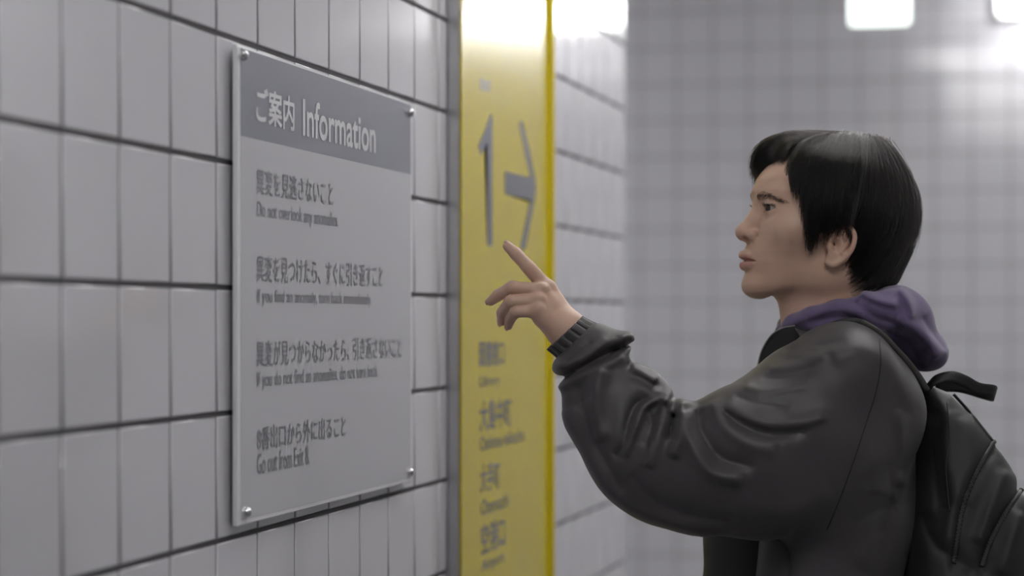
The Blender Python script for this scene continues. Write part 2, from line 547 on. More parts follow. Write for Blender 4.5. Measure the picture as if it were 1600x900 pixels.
def sdf_mesh(fn, lo, hi, h, st=4, slack=2.2):
    """mesh of fn = 0 by surface nets; fine samples only in a band about the surface"""
    lo = np.asarray(lo, np.float32)
    n = (np.ceil((np.asarray(hi) - lo) / (h * st)).astype(int)) * st + 1
    nc = (n - 1) // st + 1
    g = [lo[i] + np.arange(nc[i], dtype=np.float32) * h * st for i in range(3)]
    C = np.stack(np.meshgrid(*g, indexing='ij'), -1).reshape(-1, 3)
    fc = fn(C).astype(np.float32).reshape(nc)
    F = np.repeat(np.repeat(np.repeat(fc, st, 0), st, 1), st, 2)[:n[0], :n[1], :n[2]].copy()
    lim = h * st * slack
    c8 = [fc[i:nc[0] - 1 + i, j:nc[1] - 1 + j, k:nc[2] - 1 + k] for i in (0, 1) for j in (0, 1) for k in (0, 1)]
    act = np.min([np.abs(c) for c in c8], 0) < lim
    mask = np.zeros(n, bool)
    blk = np.repeat(np.repeat(np.repeat(act, st, 0), st, 1), st, 2)
    for i in (0, 1):
        for j in (0, 1):
            for k in (0, 1):
                mask[i:i + blk.shape[0], j:j + blk.shape[1], k:k + blk.shape[2]] |= blk
    idx = np.argwhere(mask)
    pts = lo + idx.astype(np.float32) * h
    vals = np.empty(len(pts), np.float32)
    for s in range(0, len(pts), 400000):
        vals[s:s + 400000] = fn(pts[s:s + 400000])
    F[mask] = vals
    S = F < 0
    n1 = n - 1
    cnt = np.zeros(n1, np.int8)
    for i in (0, 1):
        for j in (0, 1):
            for k in (0, 1):
                cnt += S[i:n1[0] + i, j:n1[1] + j, k:n1[2] + k]
    cells = np.argwhere((cnt > 0) & (cnt < 8))
    vid = np.full(n1, -1, np.int64)
    vid[cells[:, 0], cells[:, 1], cells[:, 2]] = np.arange(len(cells))
    acc = np.zeros((len(cells), 3)); num = np.zeros(len(cells))
    offs = [(0, 0, 0), (1, 0, 0), (0, 1, 0), (0, 0, 1), (1, 1, 0), (1, 0, 1), (0, 1, 1), (1, 1, 1)]
    for a in offs:
        for ax in range(3):
            if a[ax]: continue
            b = list(a); b[ax] = 1
            fa = F[cells[:, 0] + a[0], cells[:, 1] + a[1], cells[:, 2] + a[2]]
            fb = F[cells[:, 0] + b[0], cells[:, 1] + b[1], cells[:, 2] + b[2]]
            m = (fa < 0) != (fb < 0)
            t = np.where(m, fa / np.where(m, fa - fb, 1), 0)
            p = np.tile(np.array(a, float), (len(cells), 1)); p[:, ax] = t
            acc[m] += p[m]; num[m] += 1
    V = lo + (cells + acc / num[:, None]) * h
    Q = []
    for ax in range(3):
        u, w = (ax + 1) % 3, (ax + 2) % 3
        sl0 = [slice(None)] * 3; sl1 = [slice(None)] * 3
        sl0[ax] = slice(0, n[ax] - 1); sl1[ax] = slice(1, n[ax])
        for q in (u, w):
            sl0[q] = slice(1, n[q] - 1); sl1[q] = slice(1, n[q] - 1)
        A, B = S[tuple(sl0)], S[tuple(sl1)]
        e = np.argwhere(A != B)
        if not len(e): continue
        e[:, u] += 1; e[:, w] += 1
        ins = S[e[:, 0], e[:, 1], e[:, 2]]
        def c(du, dw):
            x = e.copy(); x[:, u] -= du; x[:, w] -= dw
            return vid[x[:, 0], x[:, 1], x[:, 2]]
        q4 = np.stack([c(1, 1), c(0, 1), c(0, 0), c(1, 0)], 1)
        q4[~ins] = q4[~ins][:, ::-1]
        Q.append(q4)
    Q = np.vstack(Q)
    return V, Q[(Q >= 0).all(1)]

def relax(V, Q, it=2, lam=0.5):
    """light Laplacian smoothing"""
    for _ in range(it):
        s = np.zeros_like(V); c = np.zeros(len(V))
        for k in range(4):
            a, b = Q[:, k], Q[:, (k + 1) % 4]
            np.add.at(s, a, V[b]); np.add.at(c, a, 1)
            np.add.at(s, b, V[a]); np.add.at(c, b, 1)
        V = V + lam * (s / np.maximum(c, 1)[:, None] - V)
    return V

def np_mesh(name, V, Q, m, parent=None):
    me = bpy.data.meshes.new(name)
    nq = len(Q)
    me.vertices.add(len(V)); me.vertices.foreach_set('co', np.asarray(V, np.float32).ravel())
    me.loops.add(nq * 4); me.loops.foreach_set('vertex_index', np.asarray(Q, np.int32).ravel())
    me.polygons.add(nq); me.polygons.foreach_set('loop_start', np.arange(0, nq * 4, 4, dtype=np.int32))
    me.update(calc_edges=True)
    smooth(me)
    me.materials.append(m)
    return link(bpy.data.objects.new(name, me), parent)

def bvh_of(V, Q):
    return BVHTree.FromPolygons([tuple(v) for v in V], [tuple(q) for q in Q])

# ------------------------------------------------------------------ the person: frame, sizes
Z0 = 3.30                                    # distance of the body's middle from the camera
XO = 500.0 / FPX * Z0
def P3(px, py, dy=0.0):
    """photograph pixel at depth dy behind the body's middle -> the person's own coordinates (x right, y away, z up)"""
    return np.array([(px - 800) / FPX * (Z0 + dy) - XO, dy, HC + (CAMY - py) / FPX * (Z0 + dy)])
def px2m(r, dy=0.0):
    return r * (Z0 + dy) / FPX
rootp = Vector((XO * CT - Z0 * ST, XO * ST + Z0 * CT, 0))
person = empty('person', rootp, TH)
tag(person, 'dark-haired person in a charcoal jacket over a purple hoodie, pointing with one raised hand', 'person')

M_SKIN = mat('skin', (0.61, 0.405, 0.30), 0.46, noise=(55, 0.05), bump=(420, 0.10, 0.0006), sss=0.12)
nt = M_SKIN.node_tree
_b = nt.nodes['Principled BSDF']
_src = _b.inputs['Base Color'].links[0].from_socket
_at = nt.nodes.new('ShaderNodeAttribute'); _at.attribute_name = 'lip'
_mx = nt.nodes.new('ShaderNodeMix'); _mx.data_type = 'RGBA'
_mx.inputs[7].default_value = (0.50, 0.245, 0.20, 1)
nt.links.new(_at.outputs['Fac'], _mx.inputs[0]); nt.links.new(_src, _mx.inputs[6]); nt.links.new(_mx.outputs[2], _b.inputs['Base Color'])
M_JACKET = mat('jacket_nylon', (0.056, 0.0515, 0.0545), 0.50, spec=0.42, noise=(14, 0.10), bump=(900, 0.12, 0.0004), sheen=0.08)
M_LINING = mat('jacket_lining', (0.010, 0.010, 0.011), 0.7, noise=(20, 0.15))
M_HOOD = mat('purple_fleece', (0.130, 0.096, 0.195), 0.85, noise=(70, 0.16), bump=(500, 0.3, 0.0008), sheen=0.3)
M_HAIRCAP = mat('hair_mass', (0.006, 0.0055, 0.0055), 0.65, noise=(90, 0.3))
M_TROUSER = mat('trouser_cotton', (0.02, 0.02, 0.022), 0.8, noise=(30, 0.15))
M_SHOE = mat('shoe_leather', (0.015, 0.015, 0.016), 0.4)
M_NAIL = mat('fingernail', (0.58, 0.38, 0.30), 0.28)

# ---- head, in its own axes: x towards the near side, p forward, q up
PHI = math.radians(11.5)
HO = P3(1290, 360, 0.0)
FV = np.array([-math.cos(PHI), -math.sin(PHI), 0.0])
LV = np.array([math.sin(PHI), -math.cos(PHI), 0.0])
def to_head(P):
    d = P - HO.astype(np.float32)
    return np.stack([d @ LV.astype(np.float32), d @ FV.astype(np.float32), d[:, 2]], 1)
def from_head(H):
    H = np.atleast_2d(np.asarray(H, float))
    return HO + H[:, :1] * LV + H[:, 1:2] * FV + H[:, 2:3] * np.array([0, 0, 1.0])
def hp(px, py, x=0.0):
    """photograph pixel and sideways offset -> head axes"""
    p = 0.0
    for _ in range(4):
        L = P3(px, py, -x * math.cos(PHI) - p * math.sin(PHI)) - HO
        p = (-L[0] + x * math.sin(PHI)) / math.cos(PHI)
    return np.array([x, p, L[2]])

_q = np.array([-0.115, -0.100, -0.0935, -0.0865, -0.0767, -0.0615, -0.045, -0.030, -0.0196, 0.0, 0.020, 0.035, 0.053, 0.070, 0.090, 0.11])
_pf = np.array([0.080, 0.093, 0.1035, 0.1125, 0.1155, 0.1135, 0.1165, 0.1155, 0.1115, 0.1045, 0.0985, 0.0965, 0.1000, 0.0930, 0.0790, 0.055])
_w = np.array([0.030, 0.036, 0.041, 0.045, 0.050, 0.0555, 0.060, 0.0635, 0.0655, 0.069, 0.070, 0.0695, 0.069, 0.068, 0.064, 0.055])
EYE = np.array([0.0305, 0.0845, 0.0285]); ER = 0.0121
AL0, ALW = 0.30, 1.12                        # the lid opening: middle and half width in angle about the eyeball
def lid_up(t): return 0.36 * np.maximum(1 - t * t, 0) ** 0.6 + 0.02 * t
def lid_dn(t): return -0.25 * np.maximum(1 - t * t, 0) ** 0.6 - 0.06 + 0.05 * t
ear_pts = [hp(1301, 368, .0705), hp(1306, 357, .074), hp(1319, 351, .079), hp(1331, 358, .084), hp(1335.5, 372, .086), hp(1330, 391, .084), hp(1317, 405, .080), hp(1302, 414, .076), hp(1292, 410, .0725)]
ear_pts = list(catmull(ear_pts, 25))

def head_sdf(P):
    H = to_head(P.astype(np.float32))
    ax = np.abs(H[:, 0]); p = H[:, 1]; q = H[:, 2]
    M = np.stack([ax, p, q], 1)              # mirrored: features once for both sides
    f = ell(M, (0, -0.006, 0.043), (0.0735, 0.103, 0.081))
    # face: stacked rounded sections
    pf = np.interp(q, _q, _pf).astype(np.float32); w = np.interp(q, _q, _w).astype(np.float32)
    pc = 0.012; a = pf - pc; n = 2.35
    u = ax / w; v = np.maximum(p - pc, 0) / a; vb = np.minimum(p - pc, 0) / 0.06
    vv = np.maximum(v, -vb)
    r = (u ** n + vv ** n + 1e-9) ** (1 / n)
    gr = np.sqrt((u ** (n - 1) / w) ** 2 + (vv ** (n - 1) / np.where(p > pc, a, 0.06)) ** 2) + 1e-6
    face = (r - 1) * r ** (n - 1) / gr
    # underside of the jaw and top limit
    jaw = -((q + 0.0955) * 0.97 - (0.100 - p) * 0.26)
    face = smax(face, jaw.astype(np.float32), 0.016)
    face = smax(face, q - 0.085, 0.02)
    f = smin(f, face, 0.02)
    # neck
    N = M.copy(); N[:, 0] *= 1.12
    f = smin(f, rcone(N, (0, 0.008, -0.065), (0, -0.028, -0.20), 0.0585, 0.066), 0.022)
    f = smin(f, rcone(N, (0, 0.030, -0.090), (0, 0.014, -0.17), 0.034, 0.045), 0.02)
    # cheekbone, jaw corner, brow
    add(f, M, (0.047, 0.064, -0.004), 0.06, lambda X: ell(X, (0.046, 0.062, -0.002), (0.020, 0.026, 0.017)), 0.03)
    add(f, M, (0.05, 0.01, -0.06), 0.07, lambda X: ell(X, (0.046, 0.012, -0.058), (0.014, 0.026, 0.020)), 0.03)
    add(f, M, (0.025, 0.09, 0.046), 0.06, lambda X: rcone(X, (0.010, 0.0905, 0.0465), (0.042, 0.078, 0.047), 0.0085, 0.008), 0.014)
    # chin, mouth mound
    add(f, M, (0, 0.10, -0.078), 0.05, lambda X: ell(X, (0, 0.1015, -0.0775), (0.020, 0.0175, 0.0155)), 0.014)
    # eye sockets
    cut(f, M, EYE, 0.05, lambda X: ell(X, (0.0325, 0.1075, 0.0275), (0.020, 0.0160, 0.0115)), 0.012)
    # nose
    add(f, M, (0, 0.105, 0.01), 0.07, lambda X: rcone(X, (0, 0.0905, 0.036), (0, 0.1045, 0.014), 0.0088, 0.0088), 0.012)
    add(f, M, (0, 0.11, 0.005), 0.06, lambda X: rcone(X, (0, 0.1045, 0.014), (0, 0.1195, -0.0035), 0.0088, 0.0112), 0.008)
    add(f, M, (0.012, 0.11, -0.007), 0.04, lambda X: ell(X, (0.0122, 0.1090, -0.0078), (0.0068, 0.0105, 0.0078)), 0.005)
    add(f, M, (0, 0.117, -0.012), 0.04, lambda X: rcone(X, (0, 0.1195, -0.0105), (0, 0.1085, -0.0165), 0.0050, 0.0055), 0.004)
    cut(f, M, (0.007, 0.115, -0.014), 0.03, lambda X: ell(X, (0.0092, 0.1180, -0.0132), (0.0044, 0.0062, 0.0042)), 0.0014)
    # crease round the nostril wing
    cut(f, M, (0.018, 0.103, -0.006), 0.03, lambda X: rcone(X, (0.0185, 0.1035, 0.001), (0.0180, 0.1035, -0.0145), 0.0016, 0.0016), 0.004)
    # lips
    add(f, M, (0.01, 0.115, -0.036), 0.05, lambda X: np.minimum(rcone(X, (0, 0.1195, -0.0345), (0.012, 0.1155, -0.0358), 0.0072, 0.0060), rcone(X, (0.012, 0.1155, -0.0358), (0.0245, 0.1035, -0.0420), 0.0060, 0.0030)), 0.004)
    add(f, M, (0.01, 0.112, -0.049), 0.05, lambda X: np.minimum(rcone(X, (0, 0.1172, -0.0492), (0.012, 0.1135, -0.0485), 0.0078, 0.0064), rcone(X, (0.012, 0.1135, -0.0485), (0.0240, 0.1030, -0.0440), 0.0064, 0.0030)), 0.004)
    cut(f, M, (0.01, 0.118, -0.042), 0.05, lambda X: np.minimum(rcone(X, (0, 0.1225, -0.0415), (0.012, 0.1160, -0.0418), 0.0034, 0.0031), rcone(X, (0.012, 0.1160, -0.0418), (0.0250, 0.1030, -0.0440), 0.0031, 0.0016)), 0.0014)
    cut(f, M, (0.01, 0.128, -0.042), 0.05, lambda X: np.minimum(rcone(X, (0, 0.1290, -0.0415), (0.012, 0.1225, -0.0418), 0.0024, 0.0021), rcone(X, (0.012, 0.1225, -0.0418), (0.0250, 0.1085, -0.0440), 0.0021, 0.0010)), 0.0016)
    # philtrum and hollow under the lip
    cut(f, M, (0, 0.13, -0.026), 0.03, lambda X: rcone(X, (0, 0.1205, -0.021), (0, 0.1265, -0.031), 0.0026, 0.0024), 0.006)
    # eyelids: shell about the eyeball with an almond opening
    i = near(M, EYE, 0.034)
    if len(i):
        e = M[i] - EYE.astype(np.float32)
        r = np.sqrt((e * e).sum(1)) + 1e-6
        al = np.arctan2(e[:, 0], e[:, 1]); be = np.arcsin(np.clip(e[:, 2] / r, -1, 1))
        tt = np.clip((al - AL0) / ALW, -1, 1)
        up = lid_up(tt)
        dn = lid_dn(tt)
        op = np.maximum(be - up, dn - be) * ER
        op = np.maximum(op, (np.abs(al - AL0) - ALW) * ER)
        lid = r - (ER + 0.0019)
        lid = smax(lid, -(op + 0.0004), 0.0008)
        g = smin(f[i], lid, 0.007)
        # keep the opening clear of skin
        hole = smax(r - (ER + 0.007), op, 0.001)
        g = smax(g, -np.maximum(hole, 0.0006 * 0 + hole), 0.0008)
        # fold above the upper lid
        fo = np.sqrt((r - (ER + 0.0042)) ** 2 + ((be - up - 0.20) * ER) ** 2) - 0.0009
        fo = np.maximum(fo, (np.abs(al - 0.2) - 0.85) * ER)
        g = smax(g, -fo, 0.0022)
        f[i] = g
    # ear
    near_ear = near(M, hp(1312, 384, .078), 0.05)
    if len(near_ear):
        E = M[near_ear]; g = f[near_ear]
        pl = ell(E, hp(1313, 383, .0755), (0.0045, 0.018, 0.026))
        pl = smin(pl, ell(E, hp(1301, 405, .0735), (0.0045, 0.0095, 0.0098)), 0.006)
        hx = np.full(len(E), 9, np.float32)
        rr = np.interp(np.linspace(0, 8, 25), range(9), [.003, .0034, .0036, .0036, .0036, .0036, .0036, .0042, .0036])
        for k in range(len(ear_pts) - 1):
            hx = np.minimum(hx, rcone(E, ear_pts[k], ear_pts[k + 1], rr[k], rr[k + 1]))
        pl = smin(pl, hx, 0.004)
        anti = np.minimum(rcone(E, hp(1318, 362, .0815), hp(1324, 378, .0825), .0030, .0030), rcone(E, hp(1324, 378, .0825), hp(1316, 395, .080), .0030, .0030))
        pl = smin(pl, anti, 0.003)
        pl = smax(pl, -ell(E, hp(1307, 383, .0835), (0.0115, 0.0078, 0.0105)), 0.002)
        gr_ = [hp(1312, 358, .0835), hp(1324, 362, .0865), hp(1329, 376, .0880), hp(1322, 393, .0850)]
        for k in range(3):
            pl = smax(pl, -rcone(E, gr_[k], gr_[k + 1], .0026, .0026), 0.0015)
        pl = smin(pl, ell(E, hp(1297, 386, .0745), (0.0040, 0.0050, 0.0058)), 0.004)
        f[near_ear] = smin(g, pl, 0.004)
    return f

def head_mask_lip(V):
    H = to_head(np.asarray(V, np.float32)); ax = np.abs(H[:, 0]); p = H[:, 1]; q = H[:, 2]
    m = np.clip(1 - ax / 0.026, 0, 1)
    band = np.clip((0.0098 - np.abs(q + 0.0425)) / 0.0030, 0, 1) * (p > 0.095)
    upper = np.clip((0.0245 - ax) / 0.004, 0, 1)
    ears = np.exp(-((q + 0.02) ** 2) / 0.03 ** 2) * (ax > 0.072) * 0.18
    nose = 0.16 * np.exp(-((p - 0.125) ** 2 + (q + 0.003) ** 2) / 0.013 ** 2)
    return np.clip(band * upper * np.sqrt(m) * 0.95 + ears + nose, 0, 1)

import time as _t
_t0 = _t.time()
hv, hq = sdf_mesh(head_sdf, HO + (-0.165, -0.12, -0.20), HO + (0.135, 0.12, 0.135), 0.00135, slack=1.5)
print('HEAD', len(hv), _t.time() - _t0)

# ---- pointing hand
def finger(pts, rads):
    pts = [P3(*t) for t in pts]
    return pts, rads
HD = -0.125
FING = {
    'index':  ([(856, 452, HD + .016), (827, 419, HD + .010), (806.5, 397, HD + .010), (793.5, 385, HD + .013)], [.0110, .0092, .0083, .0068]),
    'middle': ([(845, 455, HD + .004), (801, 449.5, HD - .004), (779, 461, HD + .012), (767, 470.5, HD + .020)], [.0106, .0092, .0080, .0064]),
    'ring':   ([(840, 470, HD - .004), (798, 471.5, HD - .010), (785, 489, HD + .012), (783.5, 502, HD + .024)], [.0105, .0090, .0078, .0064]),
    'little': ([(839, 485, HD - .010), (806, 487, HD - .012), (797, 499, HD + .006), (794.5, 509, HD + .016)], [.0095, .0080, .0070, .0058]),
    'thumb':  ([(868, 492, HD + .034), (846, 478, HD + .048), (826, 467, HD + .052), (812, 462, HD + .052)], [.0135, .0110, .0092, .0072]),
}
WR = P3(896, 524, HD + .004)
def hand_sdf(P):
    P = P.astype(np.float32)
    f = np.full(len(P), 1.0, np.float32)
    # metacarpals and palm
    for nm, r0, r1 in (('index', .0135, .0118), ('middle', .0135, .0120), ('ring', .0130, .0112), ('little', .0125, .0102)):
        b = P3(*FING[nm][0][0])
        a = WR + (b - P3(846, 466, HD)) * 0.42
        f = smin(f, rcone(P, a, b, r0, r1), 0.007)
        # knuckle
        f = smin(f, ell(P, b + np.array([0.001, -0.004, 0.003]), (.0078, .0080, .0074)), 0.005)
        # extensor tendon
    f = smin(f, rcone(P, P3(880, 512, HD + .020), P3(850, 480, HD + .018), .018, .014), 0.012)
    f = smin(f, rcone(P, P3(872, 520, HD + .010), P3(846, 497, HD - .002), .0135, .0115), 0.010)
    # wrist and forearm
    Q = P.copy(); c = WR
    Q[:, 1] = c[1] + (P[:, 1] - c[1]) * 1.25
    f = smin(f, rcone(Q, P3(888, 517, HD + .004), P3(940, 605, HD - .01), .0262, .033), 0.012)
    allf = np.full(len(P), 1.0, np.float32)
    for nm, (pts, rads) in FING.items():
        pp = [P3(*t) for t in pts]
        g = None
        for k in range(3):
            d = rcone(P, pp[k], pp[k + 1], rads[k], rads[k + 1])
            g = d if g is None else smin(g, d, 0.003)
        if nm == 'thumb':
            f = smin(f, g, 0.012)
        else:
            allf = smin(allf, g, 0.0012)
    f = smin(f, allf, 0.0055)
    # finger creases
    for nm in ('index', 'middle', 'ring', 'little'):
        pp = [P3(*t) for t in FING[nm][0]]; rr = FING[nm][1]
        for k in (1, 2):
            ax = pp[k + 1] - pp[k - 1]; ax /= np.linalg.norm(ax)
            i = near(P, pp[k], 0.02)
            if len(i):
                d = P[i] - pp[k].astype(np.float32)
                t = d @ ax.astype(np.float32)
                rad = np.sqrt(np.maximum((d * d).sum(1) - t * t, 0))
                for o in (-0.0022, 0.0010):
                    f[i] += 0.00045 * np.exp(-((t - o) / 0.0009) ** 2) * np.exp(-((rad - rr[k]) / 0.004) ** 2)
    return f
nv, nq = sdf_mesh(hand_sdf, P3(745, 625, HD) + (0, -0.07, 0), P3(965, 365, HD) + (0, 0.085, 0), 0.0011)
nv = relax(nv, nq, 1, 0.4)
print('HAND', len(nv), _t.time() - _t0)

# ---- rest of the body under the clothes (coarse), reaching the floor
SHN, SHF = P3(1325, 585, -0.165), P3(1318, 590, 0.165)
ELB, WRN = P3(1030, 725, -0.165), P3(905, 540, HD)
HIPZ = 0.90
def fh(dx, y, z): return np.array([dx, y, z])
ANK = [fh(0.02, -0.10, 0.09), fh(-0.02, 0.10, 0.09)]
KNE = [fh(-0.015, -0.10, 0.48), fh(-0.03, 0.10, 0.48)]
HIP = [fh(0.01, -0.085, 0.90), fh(0.01, 0.085, 0.90)]
FELB, FWR = fh(0.03, 0.235, 1.10), fh(-0.05, 0.215, 0.86)
def body_sdf(P):
    P = P.astype(np.float32)
    T = P.copy(); T[:, 1] *= 0.62
    c0, c1, c2 = P3(1312, 640), P3(1300, 800), np.array([0.0, 0, 0.95])
    f = smin(rcone(T, c0, c1, .088, .082), rcone(T, c1, c2, .082, .088), .03)
    f = smin(f, rcone(P, P3(1322, 545), P3(1318, 600), .045, .06), .03)
    for s, e, w in ((SHN, ELB, WRN), (SHF, FELB, FWR)):
        f = smin(f, rcone(P, P3(1316, 595), s, .05, .052), .03)
        f = smin(f, rcone(P, s, e, .048, .038), .02)
        f = smin(f, rcone(P, e, w, .038, .027), .02)
    for k in (0, 1):
        f = smin(f, rcone(P, HIP[k], KNE[k], .078, .052), .03)
        f = smin(f, rcone(P, KNE[k], ANK[k], .05, .036), .02)
        f = smin(f, rcone(P, ANK[k] + (0, 0, -.03), ANK[k] + (-0.15, 0, -.055), .036, .022), .02)
    # far hand hanging, lightly curled
    f = smin(f, rcone(P, FWR, FWR + (-.025, -.005, -.09), .024, .030), .015)
    for j, (ox, ln) in enumerate(((-.028, .075), (-.010, .085), (.008, .08), (.024, .062))):
        a = FWR + (-.028 + ox * .6, -.004, -.10); b = a + (ox * .1 - .006, -.006, -ln * .5); c = b + (-.008, -.016, -ln * .5)
        f = smin(f, np.minimum(rcone(P, a, b, .0095, .0085), rcone(P, b, c, .0085, .007)), .006)
    a = FWR + (-.040, -.012, -.055)
    f = smin(f, np.minimum(rcone(P, a, a + (-.016, -.012, -.03), .012, .010), rcone(P, a + (-.016, -.012, -.03), a + (-.018, -.018, -.062), .010, .008)), .01)
    return f
bv, bq = sdf_mesh(body_sdf, (-0.62, -0.36, 0.0), (0.22, 0.36, HC + 0.05), 0.007)
V = np.vstack([hv, nv, bv]); Q = np.vstack([hq, nq + len(hv), bq + len(hv) + len(nv)])
body = np_mesh('body', V, Q, M_SKIN, person)
at = body.data.attributes.new('lip', 'FLOAT', 'POINT')
lip = np.zeros(len(V), np.float32); lip[:len(hv)] = head_mask_lip(hv)
# knuckles a little redder
for nm in ('index', 'middle', 'ring', 'little'):
    for t in FING[nm][0]:
        c = P3(*t)
        lip[len(hv):len(hv) + len(nv)] += 0.22 * np.exp(-((nv - c) ** 2).sum(1) / 0.008 ** 2)
at.data.foreach_set('value', lip)
body['label'] = 'bare face, neck and pointing hand'
print('BODY', _t.time() - _t0)

# nails
for nm in ('index', 'middle', 'ring', 'little'):
    pts, rr = FING[nm]
    a, b = P3(*pts[2]), P3(*pts[3])
    d = (b - a) / np.linalg.norm(b - a)
    nrm = {'index': np.array([0.62, -0.45, 0.64]), 'middle': np.array([-0.45, -0.75, 0.5]), 'ring': np.array([-0.8, -0.6, 0.1]), 'little': np.array([-0.8, -0.6, 0.1])}[nm]
    nrm = nrm - d * (nrm @ d); nrm /= np.linalg.norm(nrm)
    sd = np.cross(d, nrm)
    VV, FF = [], []
    for iu in range(7):
        for iv in range(7):
            u, v = iu / 6 * 2 - 1, iv / 6 * 2 - 1
            wd_ = rr[3] * 0.78 * math.sqrt(max(1 - (0.55 * u) ** 4, 0))
            ang = v * 0.95
            rad = rr[3] * 1.04
            VV.append(b + d * (u * rr[3] * 0.95 + 0.0005) + sd * (math.sin(ang) * wd_ * 1.1) + nrm * (math.cos(ang) * rad - 0.0004 - 0.0012 * max(u, 0) ** 2))
    for iu in range(6):
        for iv in range(6):
            k = iu * 7 + iv
            FF.append((k, k + 1, k + 8, k + 7))
    o = mesh_obj('fingernail', VV, FF, M_NAIL, person)
    md = o.modifiers.new('thick', 'SOLIDIFY'); md.thickness = 0.0005

# eyes
def eye_mat():
    m = mat('eyeball', (0.62, 0.58, 0.55), 0.08, spec=0.6)
    nt = m.node_tree; b = nt.nodes['Principled BSDF']
    tc = nt.nodes.new('ShaderNodeTexCoord'); sp = nt.nodes.new('ShaderNodeSeparateXYZ')
    nt.links.new(tc.outputs['Object'], sp.inputs[0])
    rp = nt.nodes.new('ShaderNodeValToRGB')
    mr = nt.nodes.new('ShaderNodeMapRange')
    mr.inputs['From Min'].default_value = ER * 0.80; mr.inputs['From Max'].default_value = ER * 1.06
    nt.links.new(sp.outputs['X'], mr.inputs['Value']); nt.links.new(mr.outputs[0], rp.inputs[0])
    el = rp.color_ramp.elements
    el[0].position = 0.0; el[0].color = (0.36, 0.32, 0.30, 1)
    el[1].position = 1.0; el[1].color = (0.004, 0.003, 0.003, 1)
    for pos, c in ((0.10, (0.34, 0.30, 0.28, 1)), (0.20, (0.03, 0.018, 0.012, 1)), (0.45, (0.075, 0.035, 0.015, 1)), (0.70, (0.05, 0.024, 0.011, 1)), (0.80, (0.004, 0.003, 0.003, 1))):
        e = el.new(pos); e.color = c
    nt.links.new(rp.outputs[0], b.inputs['Base Color'])
    return m
M_EYE = eye_mat()
def eyeball(side):
    V, F = [], []
    nr, ns = 28, 32
    for i in range(nr + 1):
        th = math.pi * i / nr
        r = ER
        bulge = 0.0011 * math.exp(-(th / 0.42) ** 4)
        for k in range(ns):
            a = 2 * math.pi * k / ns
            V.append(((r + bulge) * math.cos(th), r * math.sin(th) * math.cos(a), r * math.sin(th) * math.sin(a)))
    for i in range(nr):
        for k in range(ns):
            a, b = i * ns + k, i * ns + (k + 1) % ns
            F.append((a, b, b + ns, a + ns))
    o = mesh_obj('eyeball', V, F, M_EYE, person)
    o.location = from_head([side * EYE[0], EYE[1], EYE[2]])[0]
    g = FV + LV * 0.24 + np.array([0, 0, -0.02]); 
    o.rotation_euler = Vector(g).to_track_quat('X', 'Z').to_euler()
    return o
eyeball(1); eyeball(-1)
# ------------------------------------------------------------------ hair
def hair_mat(name, mel, rough):
    m = bpy.data.materials.new(name)
    m.use_nodes = True
    nt = m.node_tree
    nt.nodes.remove(nt.nodes['Principled BSDF'])
    h = nt.nodes.new('ShaderNodeBsdfHairPrincipled')
    h.parametrization = 'COLOR'
    h.inputs['Color'].default_value = (*mel, 1)
    h.inputs['Roughness'].default_value = rough
    h.inputs['IOR'].default_value = 1.36
    h.inputs['Radial Roughness'].default_value = 0.35
    nt.links.new(h.outputs[0], nt.nodes['Material Output'].inputs['Surface'])
    return m
M_HAIR = hair_mat('black_hair', (0.0045, 0.0038, 0.0036), 0.30)
M_BROW = hair_mat('brow_hair', (0.04, 0.031, 0.026), 0.5)

def hair_obj(name, strands, r0, r1, m, parent):
    """strands: (n, k, 3) points in the person's axes"""
    n, k, _ = strands.shape
    hc = bpy.data.hair_curves.new(name)
    hc.add_curves([k] * n)
    hc.points.foreach_set('position', strands.astype(np.float32).ravel())
    t = np.linspace(0, 1, k)
    rad = np.tile((r0 * (1 - t) + r1 * t), n).astype(np.float32)
    ra = hc.attributes.get('radius') or hc.attributes.new('radius', 'FLOAT', 'POINT')
    ra.data.foreach_set('value', rad)
    hc.materials.append(m)
    return link(bpy.data.objects.new(name, hc), parent)

